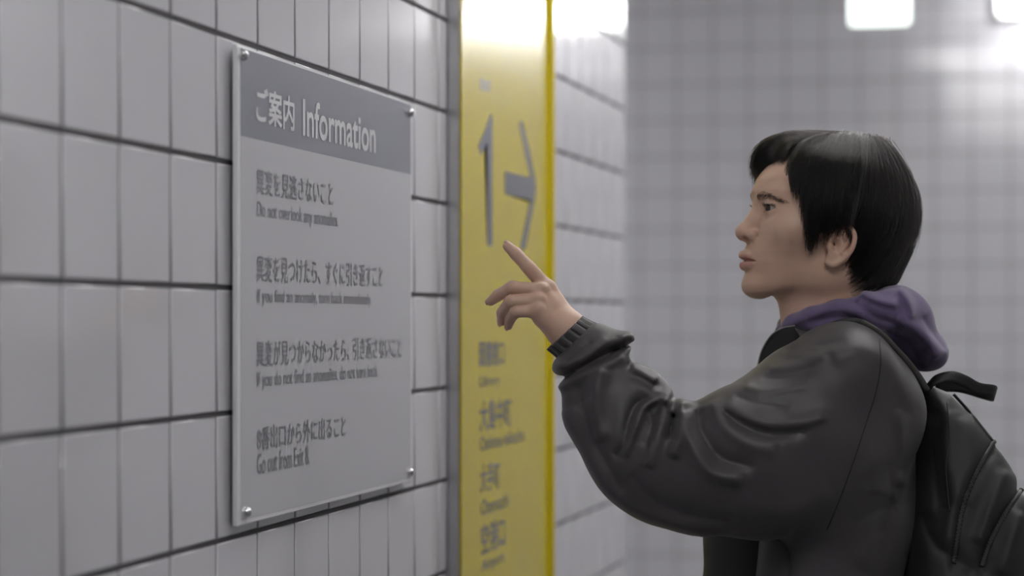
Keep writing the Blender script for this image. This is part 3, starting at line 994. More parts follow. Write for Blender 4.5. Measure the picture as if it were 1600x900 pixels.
# combing guides from crown to tip: photograph pixels with the sideways offset
G = {
 'H':  [(1330, 206, -.004), (1275, 206, -.008), (1222, 210, -.016), (1185, 228, -.026), (1173, 258, -.034), (1177, 288, -.038)],
 'H2': [(1330, 206, -.012), (1275, 207, -.022), (1230, 213, -.034), (1200, 232, -.046), (1190, 262, -.053), (1187, 296, -.055)],
 'Hm': [(1330, 206, -.002), (1278, 206, -.004), (1230, 209, -.008), (1200, 224, -.013), (1190, 250, -.018), (1193, 280, -.020)],
 'K2': [(1326, 205, .0), (1280, 206, .002), (1243, 211, .005), (1219, 224, .009), (1210, 242, .012), (1209, 262, .013)],
 'K':  [(1322, 205, .003), (1284, 208, .010), (1256, 215, .019), (1239, 227, .028), (1231, 240, .034), (1226, 252, .037)],
 'J0': [(1320, 205, .004), (1284, 210, .018), (1257, 221, .034), (1243, 238, .045), (1238, 258, .051), (1240, 284, .055)],
 'J':  [(1298, 206, .004), (1283, 211, .022), (1257, 224, .042), (1243, 246, .055), (1237, 274, .061), (1244, 306, .063)],
 'A':  [(1306, 204, .006), (1292, 214, .030), (1270, 236, .060), (1258, 266, .075), (1251, 298, .078), (1249, 327, .076)],
 'B':  [(1315, 203, .006), (1306, 216, .036), (1288, 250, .072), (1273, 300, .084), (1262, 352, .081), (1264, 398, .074)],
 'B2': [(1324, 203, .006), (1315, 216, .038), (1302, 250, .075), (1290, 300, .087), (1278, 350, .085), (1272, 388, .079)],
 'C':  [(1335, 203, .006), (1332, 217, .038), (1326, 255, .078), (1318, 300, .090), (1306, 342, .089), (1296, 374, .083)],
 'C2': [(1346, 204, .006), (1346, 219, .036), (1347, 255, .075), (1342, 300, .089), (1334, 335, .091), (1326, 372, .090)],
 'D':  [(1358, 206, .005), (1365, 224, .034), (1372, 262, .068), (1370, 310, .084), (1358, 360, .083), (1336, 408, .070), (1316, 428, .060)],
 'E':  [(1367, 209, .004), (1386, 233, .030), (1402, 276, .054), (1403, 330, .068), (1384, 384, .068), (1350, 428, .060), (1318, 444, .056)],
 'E2': [(1373, 211, .003), (1397, 240, .022), (1418, 285, .040), (1420, 338, .050), (1402, 392, .054), (1368, 440, .050), (1336, 456, .048)],
 'F':  [(1377, 213, .002), (1403, 243, .012), (1428, 290, .022), (1433, 340, .028), (1415, 394, .032), (1384, 446, .030), (1364, 462, .03)],
 'G':  [(1379, 214, .0), (1405, 245, .0), (1431, 292, .0), (1437, 342, .0), (1420, 396, .0), (1392, 452, .0)],
}
KP = 14
def guide(k, mirror=False):
    g = np.array([hp(*t) for t in G[k]])
    if mirror: g[:, 0] *= -1
    return catmull(g, KP)
ring = [('J0', 0), ('J', 0), ('A', 0), ('B', 0), ('B2', 0), ('C', 0), ('C2', 0), ('D', 0), ('E', 0), ('E2', 0), ('F', 0), ('G', 0), ('F', 1), ('E2', 1), ('E', 1), ('D', 1), ('C2', 1), ('C', 1), ('B2', 1), ('B', 1), ('A', 1)]
gl = [guide(*r) for r in ring]
bang = [guide('K'), guide('K2'), guide('Hm'), guide('H'), guide('H2'), guide('A', True) + np.array([0, .012, 0])]
CEN = np.array([0, -0.012, 0.03])
def strands_from(gs, n, inward, lenlo, clump_amp, seed):
    r = np.random.default_rng(seed)
    m = len(gs) - 1
    out = np.empty((n, KP, 3))
    ncl = max(8, n // 26)
    cl_u = r.uniform(0, m, ncl)
    cl_off = r.normal(size=(ncl, 3)) * clump_amp
    cl_len = r.uniform(lenlo, 1.03, ncl)
    for s in range(n):
        c = r.integers(ncl)
        u = np.clip(cl_u[c] + r.normal() * 0.10, 0, m - 1e-6)
        i = int(u); t = u - i
        g = gs[i] * (1 - t) + gs[i + 1] * t
        L = cl_len[c] * r.uniform(0.84, 1.03)
        start = r.uniform(0, 0.30) if r.random() < 0.6 else 0.0
        tt = np.linspace(start, min(L, 1.0), KP) * (KP - 1)
        a = np.clip(tt.astype(int), 0, KP - 2); fr = (tt - a)[:, None]
        p = g[a] * (1 - fr) + g[a + 1] * fr
        k = np.linspace(0, 1, KP)[:, None]
        d = p - CEN; d /= np.linalg.norm(d, axis=1, keepdims=True)
        dep = inward * r.random() ** 1.6
        p = p - d * (dep * (1 - 0.55 * k) + 0.005 * (1 - k) ** 4)
        # clump spread: together at the tip, apart in the middle
        p = p + cl_off[c] * k ** 1.2 + r.normal(size=3) * np.array([1, 2.2, 0.6]) * 0.0020 * (1 - k) ** 3 + r.normal(size=3) * 0.0016 * (1 - 0.5 * k) + r.normal(size=3) * 0.0012 * k ** 3
        out[s] = p
    return out
S1 = strands_from(gl, 14000, 0.016, 0.80, 0.0030, 3)
S2 = strands_from(bang, 3200, 0.012, 0.80, 0.0030, 5)
# loose fly-aways
S3 = strands_from(gl + bang[:1], 260, 0.0, 0.7, 0.006, 9)
S3 += (S3 - CEN) * np.linspace(0.0, 0.035, KP)[None, :, None] * RNG.random((260, 1, 1))
allS = np.concatenate([S1, S2, S3])
W = from_head(allS.reshape(-1, 3)).reshape(allS.shape)
hair = hair_obj('hair', W, 0.00042, 0.00012, M_HAIR, person)
hair['label'] = 'thick straight black hair with a side-swept fringe'

# dense mass under the strands
def cap_sdf(P):
    H = to_head(P.astype(np.float32)); M = np.stack([np.abs(H[:, 0]), H[:, 1], H[:, 2]], 1)
    x, p, q = M.T
    f = ell(M, hp(1322, 316) + (0, 0, 0), (0.0740, 0.0885, 0.0850))
    f = smin(f, rcone(M, hp(1378, 385, .0), hp(1368, 432, .0), .044, .034), 0.02)
    f = smin(f, rcone(M, hp(1370, 360, .045), hp(1345, 418, .045), .026, .014), 0.02)
    # sideburn
    f = smin(f, rcone(M, hp(1275, 330, .068), hp(1266, 384, .066), .011, .006), 0.01)
    # clear the face, ear and neck front
    hl = np.interp(q, [-0.08, -0.03, -0.012, 0.0, 0.03, 0.05, 0.075, 0.095, 0.13], [-0.034, -0.026, -0.028, 0.050, 0.049, 0.050, 0.058, 0.066, 0.07]).astype(np.float32)
    f = smax(f, (p - hl) * 0.8, 0.006)
    sb = rcone(M, hp(1275, 330, .070), hp(1266, 388, .068), .009, .0045)
    f = smin(f, sb, 0.004)
    f = smax(f, -(q + 0.078) , 0.01)
    return f
cv, cq = sdf_mesh(cap_sdf, HO + (-0.10, -0.11, -0.10), HO + (0.16, 0.11, 0.15), 0.003)
cap = np_mesh('hair_underlayer', cv, cq, M_HAIRCAP, person)
print('HAIR', _t.time() - _t0)

# ---- brows and lashes, seated on the skin
hb_bvh = bvh_of(hv, hq)
def on_face(x, px, py, lift=0.0005):
    """skin point whose outline pixel is (px, py), from the side x (near +1, far -1); cast inwards along the forward axis"""
    h = hp(px, py, x)
    o = from_head([h[0], 0.18, h[2]])[0]
    hit = hb_bvh.ray_cast(Vector(o), Vector(-FV))
    return np.array(hit[0]) if hit[0] else from_head(h)[0]
def brow(side):
    r = np.random.default_rng(11)
    st = []
    for _ in range(330):
        u = r.random() ** 1.15
        x = 0.013 + 0.043 * u
        q = 0.0430 + 0.0040 * math.sin(u * math.pi * 0.9) - 0.0085 * u ** 2
        q += r.normal() * 0.0026 * (1 - 0.40 * u)
        o = from_head([side * x, 0.18, q])[0]
        hit = hb_bvh.ray_cast(Vector(o), Vector(-FV))
        if not hit[0]: continue
        p0 = np.array(hit[0]); nn = np.array(hit[1])
        dirv = LV * side * (0.6 + 0.5 * u) + np.array([0, 0, 1]) * (0.75 - 1.15 * u) - FV * (0.25 + 0.5 * u)
        dirv -= nn * (dirv @ nn); dirv /= np.linalg.norm(dirv)
        L = 0.0062 * r.uniform(0.7, 1.1)
        st.append([p0 + dirv * L * t + nn * (0.0002 + 0.0011 * t * (1 - 0.5 * t)) for t in (0, .33, .66, 1)])
    return hair_obj('eyebrow', np.array(st), 0.00022, 0.00006, M_BROW, person)
brow(1); brow(-1)
def lid_pt(al, be, r, side):
    e = np.array([math.sin(al) * math.cos(be), math.cos(al) * math.cos(be), math.sin(be)]) * r + EYE
    e[0] *= side
    return from_head(e)[0]
def lashes(side):
    r = np.random.default_rng(4)
    st = []
    for up_ in (True, False):
        for _ in range(95 if up_ else 16):
            tt = r.uniform(-0.85, 0.98)
            al = AL0 + ALW * tt
            be = float(lid_up(tt) if up_ else lid_dn(tt))
            L = (0.0044 if up_ else 0.0018) * r.uniform(0.7, 1.1)
            sg = 1 if up_ else -1
            pts = []
            for t in (0, .35, .7, 1):
                pts.append(lid_pt(al + 0.10 * t * (tt > 0), be + sg * (0.02 + (0.14 if up_ else 0.12) * t * t - 0.05 * t), ER + 0.0014 + L * t, side))
            st.append(pts)
    hair_obj('eyelash', np.array(st), 0.00022, 0.00006, M_BROW, person)
    ts = np.linspace(-0.97, 0.99, 24)
    line = [lid_pt(AL0 + ALW * t, float(lid_up(t)) + 0.02, ER + 0.0019, side) for t in ts]
    tube_obj('lash_line', line, [0.0008 * (0.5 + 0.5 * math.sin(math.pi * k / 23)) for k in range(24)], M_HAIRCAP, person, 6)
lashes(1); lashes(-1)
# ------------------------------------------------------------------ jacket
def to_px(P, dy=None):
    d = Z0 + (P[:, 1] if dy is None else dy)
    return (P[:, 0] + XO) / d * FPX + 800, CAMY - (P[:, 2] - HC) / d * FPX
def fold(px, py, pts, h, wl, wr=None):
    """raised (h > 0) or sunk fold along a polyline: height h, soft width wl to one side and wr to the other (pixels)"""
    wr = wr or wl
    pts = catmull(pts, max(8, len(pts) * 4)).astype(np.float32)
    best = np.full(len(px), 1e9, np.float32); sgn = np.zeros(len(px), np.float32); tt = np.zeros(len(px), np.float32)
    n = len(pts) - 1
    for i in range(n):
        ax, ay = pts[i]; bx, by = pts[i + 1] - pts[i]
        t = np.clip(((px - ax) * bx + (py - ay) * by) / max(bx * bx + by * by, 1e-6), 0, 1)
        dx, dy = px - ax - t * bx, py - ay - t * by
        d = dx * dx + dy * dy
        m = d < best
        best[m] = d[m]; sgn[m] = (bx * dy - by * dx)[m]; tt[m] = ((i + t) / n)[m]
    w = np.where(sgn > 0, wl, wr)
    prof = np.exp(-best / (w * w)) if h > 0 else np.exp(-(np.sqrt(best) / w) ** 1.25)      # round ridges, sharp creases
    return h * prof * np.minimum(1, 3.2 * np.sqrt(np.clip(tt * (1 - tt), 0, 1)) + 0.12)

SLV = [(925, 566, 61, -.132), (957, 632, 74, -.145), (1012, 712, 85, -.165), (1050, 727, 90, -.172), (1105, 731, 103, -.178), (1185, 718, 123, -.172), (1255, 695, 138, -.150), (1310, 660, 120, -.12)]
FOLDS = [  # (points, height in m, width one side, width other side)
    ([(866, 598), (893, 583), (925, 566), (960, 548), (998, 531)], -0.0144, 5.5, 7.6),
    ([(866, 578), (900, 562), (940, 542), (990, 522)], 0.0072, 9.4, 10.2),
    ([(868, 606), (905, 588), (945, 570), (975, 556)], 0.0060, 7.8, 8.5),
    ([(941, 575), (932, 605), (930, 640), (938, 690)], 0.0102, 10.1, 13.6),
    ([(905, 600), (915, 650), (945, 720), (975, 770)], -0.0060, 9.4, 11.9),
    ([(980, 566), (990, 580), (1010, 594), (1030, 606)], -.004, 7, 7),
    ([(985, 575), (1005, 584), (1026, 596)], 0.0072, 7.0, 7.6),
    ([(961, 715), (976, 690), (984, 655), (1000, 628), (1040, 616)], -0.0132, 7.8, 6.8),
    ([(974, 713), (991, 672), (1006, 636), (1030, 622), (1045, 627)], 0.0120, 6.2, 10.2),
    ([(1040, 622), (1034, 655), (1020, 700), (1010, 730)], 0.0084, 7.8, 11.9),
    ([(1053, 646), (1051, 662), (1046, 688)], -0.0144, 5.0, 5.0),
    ([(1066, 622), (1062, 655), (1058, 690), (1050, 715)], 0.0120, 7.0, 10.2),
    ([(1074, 640), (1078, 690), (1108, 738), (1160, 752)], 0.0108, 10.1, 13.6),
    ([(1088, 640), (1098, 680), (1128, 716), (1180, 730)], -0.0096, 8.6, 11.0),
    ([(1112, 626), (1135, 668), (1170, 695), (1215, 705)], 0.0045, 10.9, 13.6),
    ([(1133, 634), (1160, 650), (1200, 664), (1255, 662), (1295, 650)], 0.0074, 7.0, 13.6),
    ([(1128, 640), (1160, 664), (1205, 680), (1260, 676)], -0.0060, 7.0, 11.9),
    ([(1148, 618), (1185, 630), (1235, 632)], -0.0030, 6.2, 7.6),
    ([(1162, 603), (1200, 612), (1260, 604)], 0.0026, 5.5, 9.3),
    ([(1190, 590), (1225, 590), (1275, 574)], -0.0019, 5.5, 7.6),
    ([(1200, 575), (1240, 572), (1290, 556)], 0.0030, 7.0, 8.5),
    ([(880, 640), (915, 712), (955, 772), (1005, 806), (1090, 830)], 0.0048, 10.9, 13.6),
    ([(985, 740), (1020, 780), (1080, 806), (1150, 815)], -0.0048, 12.5, 15.3),
    ([(1150, 790), (1230, 800), (1300, 770)], 0.0036, 15.6, 18.7),
    ([(1340, 745), (1372, 720), (1400, 690), (1420, 650)], 0.0019, 10.9, 15.3),
    ([(1330, 820), (1365, 800), (1400, 790)], -0.0019, 9.4, 13.6),
    ([(1350, 890), (1380, 800), (1412, 740)], 0.0024, 10.9, 15.3),
    ([(1300, 560), (1350, 545), (1400, 580), (1425, 640)], 0.0036, 14.0, 15.3),
    ([(880, 566), (905, 548), (925, 532)], -.004, 5, 5),
    ([(905, 572), (930, 548), (948, 528)], .004, 6, 6),
    ([(945, 560), (960, 545), (966, 524)], -.003, 5, 5),
    ([(1010, 640), (1018, 665), (1008, 700)], -.005, 6, 6),
    ([(900, 640), (912, 625), (930, 615)], -.003, 6, 8),
    ([(1240, 530), (1275, 540), (1320, 532)], -0.0019, 5, 7),
    ([(1225, 552), (1265, 556), (1310, 548)], 0.0019, 6, 8),
    ([(1385, 720), (1392, 770), (1380, 840)], -0.0016, 8, 8),
    ([(1345, 770), (1372, 765), (1402, 778)], 0.0016, 7, 10),
    ([(1405, 640), (1412, 700), (1405, 760)], .004, 9, 10),
]
def jacket_sdf(P):
    P = P.astype(np.float32)
    SQ = 0.72
    S = P.copy(); S[:, 1] /= SQ
    f = None
    for k in range(len(SLV) - 1):
        (xa, ya, ra, da), (xb, yb, rb, db) = SLV[k], SLV[k + 1]
        a, b = P3(xa, ya, da), P3(xb, yb, db); a[1] /= SQ; b[1] /= SQ
        d = rcone(S, a, b, px2m(ra, da), px2m(rb, db)) * 0.85
        f = d if f is None else smin(f, d, 0.012)
    # bagged cloth at the wrist and at the crook of the elbow
    f = smin(f, ell(P, P3(968, 540, -.125), (.024, .040, .016)), 0.012)
    f = smin(f, ell(P, P3(985, 533, -.12), (.011, .030, .008)), 0.010)
    f = smin(f, ell(P, P3(900, 575, -.13), (.032, .045, .018)), 0.010)
    f = smin(f, ell(P, P3(1003, 604, -.14), (.023, .045, .020)), 0.020)
    f = smax(f, -ell(P, P3(1007, 556, -.13), (.021, .09, .0100)), 0.008)
    f = smin(f, ell(P, P3(1018, 622, -.15), (.028, .05, .026)), 0.012)
    # the sleeve ends where the cuff begins
    c = P3(896, 531, -.12).astype(np.float32); n_ = np.float32([-0.69, 0, 0.725])
    f = smax(f, (P - c) @ n_, 0.010)
    # torso, shoulders, far sleeve
    T = P.copy(); T[:, 1] *= 0.60
    t = smin(rcone(T, P3(1314, 640), P3(1298, 800), px2m(116), px2m(119)), rcone(T, P3(1298, 800), P3(1276, 960), px2m(119), px2m(121)), .03)
    t = smin(t, rcone(T, P3(1276, 960), P3(1280, 1220), px2m(121), px2m(134)), .03)
    t = smin(t, rcone(P, P3(1322, 574, -.05), P3(1320, 592, -.15), .064, .071), .025)
    t = smin(t, rcone(P, P3(1322, 574, .05), P3(1320, 592, .15), .064, .071), .025)
    t = smin(t, rcone(P, P3(1360, 624, -.07), P3(1370, 650, -.12), .060, .060), .025)
    t = smin(t, rcone(P, P3(1252, 596, -.125), P3(1300, 578, -.115), .053, .060), .025)
    t = smin(t, rcone(P, SHF, FELB + (.0, .01, 0), .085, .075), .04)
    t = smin(t, rcone(P, FELB + (.0, .01, 0), FWR + (.0, 0, .03), .075, .05), .03)
    t = smax(t, -(P[:, 2] - 0.80), 0.01)
    # neck opening
    t = smax(t, -rcone(P, P3(1290, 440), P3(1300, 530), .078, .066), 0.012)
    # open front: a slot in the middle of the chest
    t = smax(t, -rcone(P, P3(1195, 530, .03), P3(1150, 1300, .04), .05, .075), 0.015)
    f = smin(f, t, 0.03)
    # folds worked into the near side, looser waves everywhere
    px, py = to_px(P)
    side = 1 / (1 + np.exp((P[:, 1] + 0.10) / 0.02))
    i = np.nonzero((np.abs(f) < 0.05) & (side > 0.01))[0]
    if len(i):
        dsp = np.zeros(len(i), np.float32)
        for pts, h, wl_, wr_ in FOLDS:
            dsp += fold(px[i], py[i], pts, h, wl_, wr_)
        f[i] -= dsp * side[i]
    f -= 0.0016 * fbm(P, 34, 21, 2)
    f -= 0.0035 * np.clip(fbm(P * np.float32([1, 1, 0.5]), 26, 5, 2), -1, 1) * (1 - side)
    # hollow cuff mouth
    return f
jv, jq = sdf_mesh(jacket_sdf, P3(845, 1250, 0) * (1, 0, 0) + (0, -0.36, 0.74), np.array([0.22, 0.37, HC + 0.03]), 0.0027)
jv = relax(jv, jq, 1, 0.4)
jacket = np_mesh('jacket', jv, jq, M_JACKET, person)
jacket['label'] = 'charcoal nylon jacket with baggy sleeves'
j_bvh = bvh_of(jv, jq)
print('JACKET', len(jv), _t.time() - _t0)

def cast_near(bvh, px, py, lift=0.0):
    """point of a surface met by the line of sight through a photograph pixel, nearest side first"""
    o = Vector((-XO, -Z0, HC)); d = (Vector(P3(px, py, 0)) - o).normalized()
    h = bvh.ray_cast(o + d * 1.0, d)
    return (h[0] - d * lift) if h[0] else Vector(P3(px, py, 0))
def surf_tube(name, bvh, pts, r, m, parent, lift=0.0, n=40, sides=6):
    c = catmull(pts, n)
    return tube_obj(name, [cast_near(bvh, x, y, lift) for x, y in c], r, m, parent, sides)

surf_tube('armhole_seam', j_bvh, [(1374, 530), (1376, 570), (1368, 615), (1352, 665), (1334, 720), (1312, 780), (1292, 828)], 0.0009, M_LINING, jacket, 0.0, 60)

# gathered cuff
def cuff():
    V, F = [], []
    nr, ns = 12, 110
    r = np.random.default_rng(2)
    ph = r.uniform(0, 6.28, 4)
    for i in range(nr):
        t = i / (nr - 1)
        cx, cy = 882 + 32 * t, 520 + 21 * t
        half = 34.5 + 7 * t - 2.2 * math.sin(math.pi * t)
        c = P3(cx, cy, HD + .003)
        e1 = P3(cx + 0.74, cy - 0.67, HD + .003) - c; e1 /= np.linalg.norm(e1)
        for k in range(ns):
            a = 2 * math.pi * k / ns
            pleat = 0.055 * math.sin(17 * a + ph[0] + 0.6 * math.sin(3 * a + ph[1]) + 0.5 * t) + 0.03 * math.sin(29 * a + ph[2])
            pleat *= math.sin(math.pi * min(max(t * 0.9 + 0.12, 0), 1)) ** 0.5
            R = px2m(half, HD) * (1 + pleat)
            V.append(c + e1 * math.cos(a) * R + np.array([0, 1, 0]) * math.sin(a) * R * 0.95)
    for i in range(nr - 1):
        for k in range(ns):
            a, b = i * ns + k, i * ns + (k + 1) % ns
            F.append((a, b, b + ns, a + ns))
    o = mesh_obj('cuff', V, F, M_JACKET, jacket)
    md = o.modifiers.new('thick', 'SOLIDIFY'); md.thickness = 0.003; md.offset = -1
    return o
cuff()

def sheet(name, top, bot, m, parent, thick, nu=40, nv=8, bow=0.0):
    """cloth strip between two edges (px, py, dy), with real thickness"""
    T = catmull([P3(*t) for t in top], nu); B = catmull([P3(*t) for t in bot], nu)
    V, F = [], []
    for i in range(nu):
        for j in range(nv):
            t = j / (nv - 1)
            V.append(T[i] * (1 - t) + B[i] * t + np.array([0, -bow * math.sin(math.pi * t), 0]))
    for i in range(nu - 1):
        for j in range(nv - 1):
            k = i * nv + j
            F.append((k, k + 1, k + nv + 1, k + nv))
    o = mesh_obj(name, V, F, m, parent)
    md = o.modifiers.new('thick', 'SOLIDIFY'); md.thickness = thick; md.offset = 0
    return o
ctop = [(1184, 582, -.060), (1185, 566, -.056), (1192, 544, -.056), (1205, 524, -.060), (1222, 513, -.066), (1242, 509, -.074), (1258, 515, -.082), (1275, 514, -.088), (1300, 506, -.09), (1340, 500, -.088), (1385, 512, -.07)]
cbot = [(1190, 604, -.060), (1204, 598, -.066), (1220, 584, -.072), (1236, 570, -.078), (1250, 560, -.084), (1262, 552, -.090), (1274, 545, -.094), (1288, 530, -.105), (1310, 526, -.105), (1345, 522, -.10), (1385, 530, -.08)]
sheet('collar', ctop, cbot, M_LINING, jacket, 0.003, 60, 8, 0.0)
ft = [(x, y + 4, d - .006) for x, y, d in ctop[5:]]
sheet('collar_facing', ft, [(x + 2, y + 2, d - .012) for x, y, d in cbot[5:]], M_JACKET, jacket, 0.003, 40, 6, 0.004)
M_ZIP = mat('zip_tape', (0.30, 0.28, 0.26), 0.4, metal=0.4)
tube_obj('zip_edge', [P3(x, y, d - .001) for x, y, d in catmull(ctop[:6], 40)], 0.0011, M_ZIP, jacket, 6)
# open front edges below the sleeve
def blob(name, fn, lo, hi, h, m, parent):
    v, q = sdf_mesh(fn, lo, hi, h)
    v = relax(v, q, 1, 0.4)
    return np_mesh(name, v, q, m, parent), v, q
def under(P):
    P = P.astype(np.float32); T = P.copy(); T[:, 1] = (T[:, 1] - 0.02) * 0.62
    f = smin(rcone(T, P3(1232, 660), P3(1185, 830), px2m(70), px2m(76)), rcone(T, P3(1185, 830), P3(1160, 1250), px2m(76), px2m(92)), 0.03)
    f = smax(f, -(P[:, 2] - 0.83), 0.01)
    return f - 0.002 * fbm(P, 30, 8, 2)
blob('undershirt', under, (-0.32, -0.20, 0.80), (0.05, 0.22, HC - 0.02), 0.005, M_LINING, person)
def flap(P):
    P = P.astype(np.float32); T = P.copy(); T[:, 1] = T[:, 1] * 0.8
    f = rcone(T, P3(1222, 800, -.105) * (1, .8, 1), P3(1204, 1180, -.13) * (1, .8, 1), px2m(30), px2m(48))
    f = smin(f, rcone(T, P3(1192, 838, -.075) * (1, .8, 1), P3(1172, 1180, -.10) * (1, .8, 1), px2m(10), px2m(30)), 0.006)
    f = smax(f, -(P[:, 2] - 0.82), 0.01)
    return f
blob('front_panel', flap, (-0.20, -0.23, 0.79), (0.02, -0.02, HC - 0.2), 0.004, M_JACKET, jacket)

# ------------------------------------------------------------------ hoodie: the hood lying round the neck
HFOLD = [
    ([(1336, 470), (1352, 486), (1372, 498), (1410, 510)], -0.0072, 6, 9),
    ([(1345, 458), (1372, 470), (1402, 478)], 0.0075, 5, 9),
    ([(1405, 450), (1420, 475), (1425, 498)], 0.0060, 5, 7),
    ([(1230, 508), (1270, 492), (1310, 482), (1350, 492)], 0.0060, 7, 10),
    ([(1262, 505), (1310, 497), (1355, 504), (1400, 525)], -0.0060, 6, 9),
    ([(1400, 500), (1430, 515), (1452, 535), (1466, 560)], 0.0090, 7, 12),
    ([(1440, 495), (1455, 520), (1478, 548)], -0.0060, 5, 8),
    ([(1390, 515), (1420, 540), (1446, 572)], -0.0060, 8, 9),
]
def hood_sdf(P):
    P = P.astype(np.float32)
    Y = np.abs(P[:, 1]); M = np.stack([P[:, 0], Y, P[:, 2]], 1)
    pts = [(1224, 520, .012, 13), (1236, 510, .042, 17), (1262, 502, .062, 20), (1300, 494, .074, 24), (1340, 490, .078, 28), (1376, 492, .066, 34), (1400, 494, .03, 40), (1404, 495, .0, 42)]
    f = None
    for k in range(len(pts) - 1):
        a, b = pts[k], pts[k + 1]
        d = rcone(M, P3(a[0], a[1], 0) + (0, a[2], 0), P3(b[0], b[1], 0) + (0, b[2], 0), px2m(a[3]), px2m(b[3]))
        f = d if f is None else smin(f, d, 0.012)
    f = smin(f, ell(M, P3(1394, 492, 0), (.046, .085, .040)), 0.012)
    f = smin(f, ell(M, P3(1418, 515, 0), (.038, .078, .044)), 0.015)
    f = smin(f, ell(M, P3(1446, 548, 0), (.029, .060, .031)), 0.015)
    f = smin(f, ell(M, P3(1462, 552, 0), (.016, .045, .020)), 0.012)
    px, py = to_px(P)
    side = 1 / (1 + np.exp((P[:, 1] + 0.01) / 0.012))
    for p_, h, a, b in HFOLD:
        f -= fold(px, py, p_, h, a, b) * side
    f -= 0.0018 * fbm(P, 45, 31, 2)
    return f
ho, hov, hoq = blob('hood', hood_sdf, P3(1200, 610) + (0, -0.12, 0), P3(1500, 430) + (0, 0.12, 0), 0.0026, M_HOOD, person)
ho['label'] = 'purple fleece hood folded down over the jacket collar'
print('HOOD', _t.time() - _t0)

# ------------------------------------------------------------------ trousers and shoes (below the frame, so that the figure stands)
def trousers(P):
    P = P.astype(np.float32)
    T = P.copy(); T[:, 1] *= 0.75
    f = rcone(T, (0.005, 0, 0.96), (0.005, 0, 0.86), .115, .118)
    for k in (0, 1):
        f = smin(f, rcone(P, HIP[k] + (0, 0, -.04), KNE[k], .098, .078), .03)
        f = smin(f, rcone(P, KNE[k], ANK[k] + (0, 0, .0), .078, .068), .03)
    f = smax(f, -(P[:, 2] - 0.075), 0.004)
    return smax(f - 0.003 * fbm(P, 24, 3, 2), P[:, 2] - 0.99, 0.01)
blob('trousers', trousers, (-0.16, -0.22, 0.05), (0.16, 0.22, 1.02), 0.007, M_TROUSER, person)
for k in (0, 1):
    def shoe(P, c=ANK[k]):
        P = P.astype(np.float32)
        f = rcone(P, c + (.025, 0, -.03), c + (-.15, 0, -.05), .042, .034)
        f = smin(f, rcone(P, c + (.0, 0, .0), c + (.0, 0, -.03), .045, .045), .02)
        f = smin(f, ell(P, c + (-.07, 0, -.078), (.145, .048, .016)), .008)
        return smax(f, -(P[:, 2] - 0.001), 0.002)
    blob('shoe', shoe, ANK[k] + (-.24, -.07, -.10), ANK[k] + (.10, .07, .06), 0.005, M_SHOE, person)
# ------------------------------------------------------------------ backpack
M_PACK = mat('backpack_nylon', (0.012, 0.012, 0.0123), 0.6, noise=(25, 0.15), bump=(700, 0.15, 0.0005), sheen=0.05)
M_STRAP = mat('backpack_webbing', (0.014, 0.014, 0.014), 0.55, bump=(900, 0.3, 0.0004))
M_STRAP_EDGE = mat('strap_binding', (0.045, 0.044, 0.040), 0.6)
pack = empty('backpack', rootp, TH)
tag(pack, "plain black nylon backpack worn on the person's back", 'backpack')
OUT = [(1446, 607), (1462, 603), (1488, 612), (1520, 648), (1548, 683), (1572, 725), (1604, 785), (1630, 880), (1640, 1010), (1622, 1100), (1560, 1130), (1450, 1130), (1424, 1080), (1412, 960), (1416, 860), (1428, 760), (1440, 680)]
OUTM = np.array([P3(x, y, -0.05)[[0, 2]] for x, y in OUT])
def poly2(X, Z, pg):
    d = np.full(len(X), 1e9, np.float32); ins = np.zeros(len(X), bool)
    n = len(pg)
    for i in range(n):
        ax, az = pg[i]; bx, bz = pg[(i + 1) % n] - pg[i]
        t = np.clip(((X - ax) * bx + (Z - az) * bz) / (bx * bx + bz * bz), 0, 1)
        d = np.minimum(d, (X - ax - t * bx) ** 2 + (Z - az - t * bz) ** 2)
        c, e = pg[i], pg[(i + 1) % n]
        cr = ((c[1] > Z) != (e[1] > Z)) & (X < (e[0] - c[0]) * (Z - c[1]) / (e[1] - c[1] + 1e-12) + c[0])
        ins ^= cr
    d = np.sqrt(d)
    return np.where(ins, -d, d)
PFOLD = [
    ([(1482, 640), (1478, 700), (1492, 780), (1480, 860)], .006, 14, 18),
    ([(1462, 640), (1460, 720), (1470, 800)], -.006, 12, 14),
    ([(1510, 650), (1520, 710), (1505, 790)], .005, 16, 18),
    ([(1556, 694), (1528, 738), (1504, 790), (1494, 850), (1488, 900)], -.007, 6, 8),
    ([(1600, 752), (1568, 800), (1545, 845), (1530, 900)], -.009, 7, 9),
    ([(1574, 735), (1552, 790), (1530, 850)], .008, 12, 14),
    ([(1600, 800), (1580, 850), (1565, 900)], .008, 14, 14),
    ([(1440, 800), (1460, 850), (1500, 880), (1520, 900)], -.006, 8, 12),
]
def pack_sdf(P):
    P = P.astype(np.float32)
    d2 = poly2(P[:, 0], P[:, 2], OUTM)
    zt = np.clip((P3(0, 607)[2] - P[:, 2]) / 0.25, 0, 1)
    hw = 0.075 + 0.075 * zt ** 0.7
    dy = np.abs(P[:, 1]) - hw
    R = 0.055
    a, b = d2 + R, dy + R
    f = np.minimum(np.maximum(a, b), 0) + np.sqrt(np.maximum(a, 0) ** 2 + np.maximum(b, 0) ** 2) - R
    px, py = to_px(P)
    side = 1 / (1 + np.exp((P[:, 1] + 0.02) / 0.015))
    i = np.nonzero(np.abs(f) < 0.04)[0]
    g = np.zeros(len(i), np.float32)
    for p_, h, a_, b_ in PFOLD:
        g += fold(px[i], py[i], p_, h, a_, b_)
    f[i] -= g * side[i]
    f -= 0.0022 * fbm(P, 30, 41, 3)
    return f * 0.9
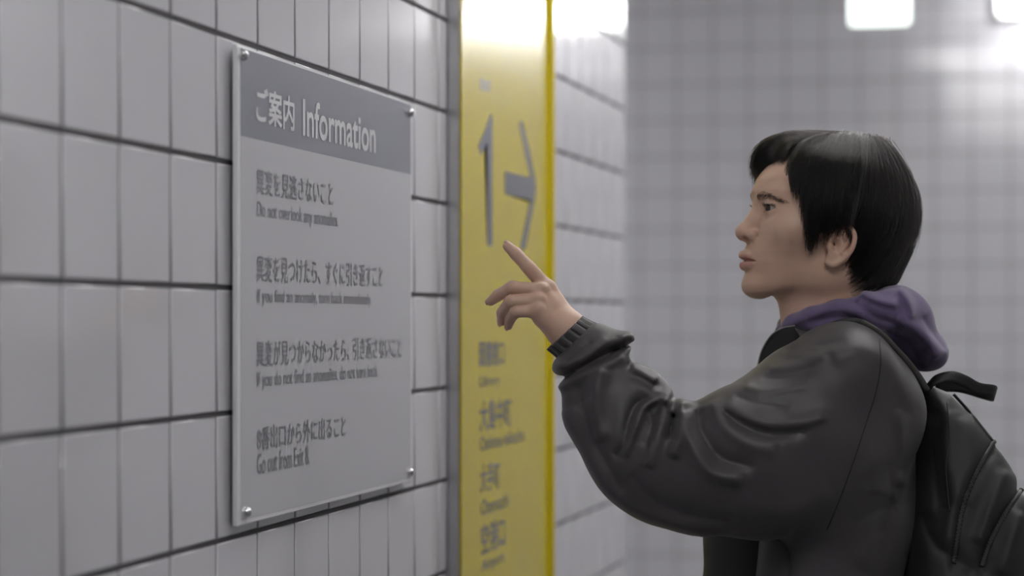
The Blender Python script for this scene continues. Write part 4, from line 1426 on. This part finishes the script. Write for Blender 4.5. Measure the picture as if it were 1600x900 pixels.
pb_, pv, pq = blob('main_compartment', pack_sdf, P3(1395, 1150, -.05) * (1, 0, 1) + (0, -0.17, 0), P3(1655, 590, -.05) * (1, 0, 1) + (0, 0.17, 0), 0.0036, M_PACK, pack)
p_bvh = bvh_of(pv, pq)
print('PACK', len(pv), _t.time() - _t0)

def zipper(pts, n):
    line = [cast_near(p_bvh, x, y, 0.0012) for x, y in catmull(pts, 60)]
    z = tube_obj('zipper', line, 0.0035, M_STRAP, pack, 8, ((0, 1, 0), 0.35))
    # teeth, one small joined strip
    tv, tf = [], []
    pts2 = [cast_near(p_bvh, x, y, 0.0030) for x, y in catmull(pts, n)]
    for i, p in enumerate(pts2[:-1]):
        t = (pts2[i + 1] - p).normalized(); s = Vector((0, 1, 0)).cross(t).normalized()
        k = len(tv)
        for u in (-1, 1):
            for v in (-1, 1):
                for w in (-1, 1):
                    tv.append(p + s * (0.0022 * u + (0.0007 if i % 2 else -0.0007)) + t * 0.0009 * v + Vector((0, 1, 0)) * 0.0007 * w)
        for q in ((0, 1, 3, 2), (4, 6, 7, 5), (0, 4, 5, 1), (2, 3, 7, 6), (0, 2, 6, 4), (1, 5, 7, 3)):
            tf.append(tuple(k + j for j in q))
    o = mesh_obj('zipper_teeth', tv, tf, M_STRAP_EDGE, z, False); o['kind'] = 'stuff'
zipper([(1553, 690), (1530, 730), (1507, 785), (1496, 840), (1490, 880)], 70)
zipper([(1597, 764), (1570, 805), (1548, 846), (1534, 885)], 55)
surf_tube('piping', p_bvh, [(1490, 616), (1520, 650), (1546, 684), (1556, 692)], 0.0022, M_STRAP, pack, 0.0)
surf_tube('panel_seam', p_bvh, [(1480, 628), (1484, 680), (1478, 730), (1484, 800)], 0.0012, M_STRAP, pack, 0.0)

def ribbon(name, pts, width, m, parent, thick=0.002, wdir=None):
    """webbing: pts are (px, py, dy); its width runs along wdir"""
    C = catmull([P3(*t) for t in pts], 48)
    V, F = [], []
    for i, p in enumerate(C):
        w = np.array(wdir(i / 47.0)); w = w / np.linalg.norm(w) * width / 2
        V += [p - w, p - w * 0.33, p + w * 0.33, p + w]
    for i in range(47):
        for j in range(3):
            k = i * 4 + j
            F.append((k, k + 1, k + 5, k + 4))
    o = mesh_obj(name, V, F, m, parent)
    md = o.modifiers.new('thick', 'SOLIDIFY'); md.thickness = thick; md.offset = 0
    return o
# shoulder straps over the shoulders
def strap_pts(sg):
    return [(1448, 612, .07 * sg), (1426, 578, .080 * sg), (1400, 548, .086 * sg), (1374, 522, .090 * sg), (1346, 505, .092 * sg), (1318, 503, .094 * sg), (1286, 518, .098 * sg), (1262, 556, .10 * sg)]
for sg in (-1, 1):
    st = ribbon('shoulder_strap', strap_pts(sg), 0.050, M_STRAP, pack, 0.010, lambda t: (0.10, 1, 0.0))
    tube_obj('strap_binding', [P3(x, y - 2, d - .026) for x, y, d in catmull(strap_pts(sg)[:5], 30)], 0.0045, M_STRAP_EDGE, st, 8)
# haul loop of webbing at the top
ribbon('haul_loop', [(1450, 605, -.03), (1462, 594, -.04), (1486, 589, -.045), (1508, 596, -.045), (1528, 607, -.04), (1552, 611, -.03), (1553, 618, .0), (1536, 614, .03), (1500, 604, .04), (1462, 603, .03)], 0.017, M_STRAP, pack, 0.0020, lambda t: (0.05 + 0.25 * math.sin(3 * t), 0.55 - 0.6 * math.sin(min(t * 2.1, 1) * math.pi / 2), 0.35 + 0.7 * min(t * 2.2, 1)))
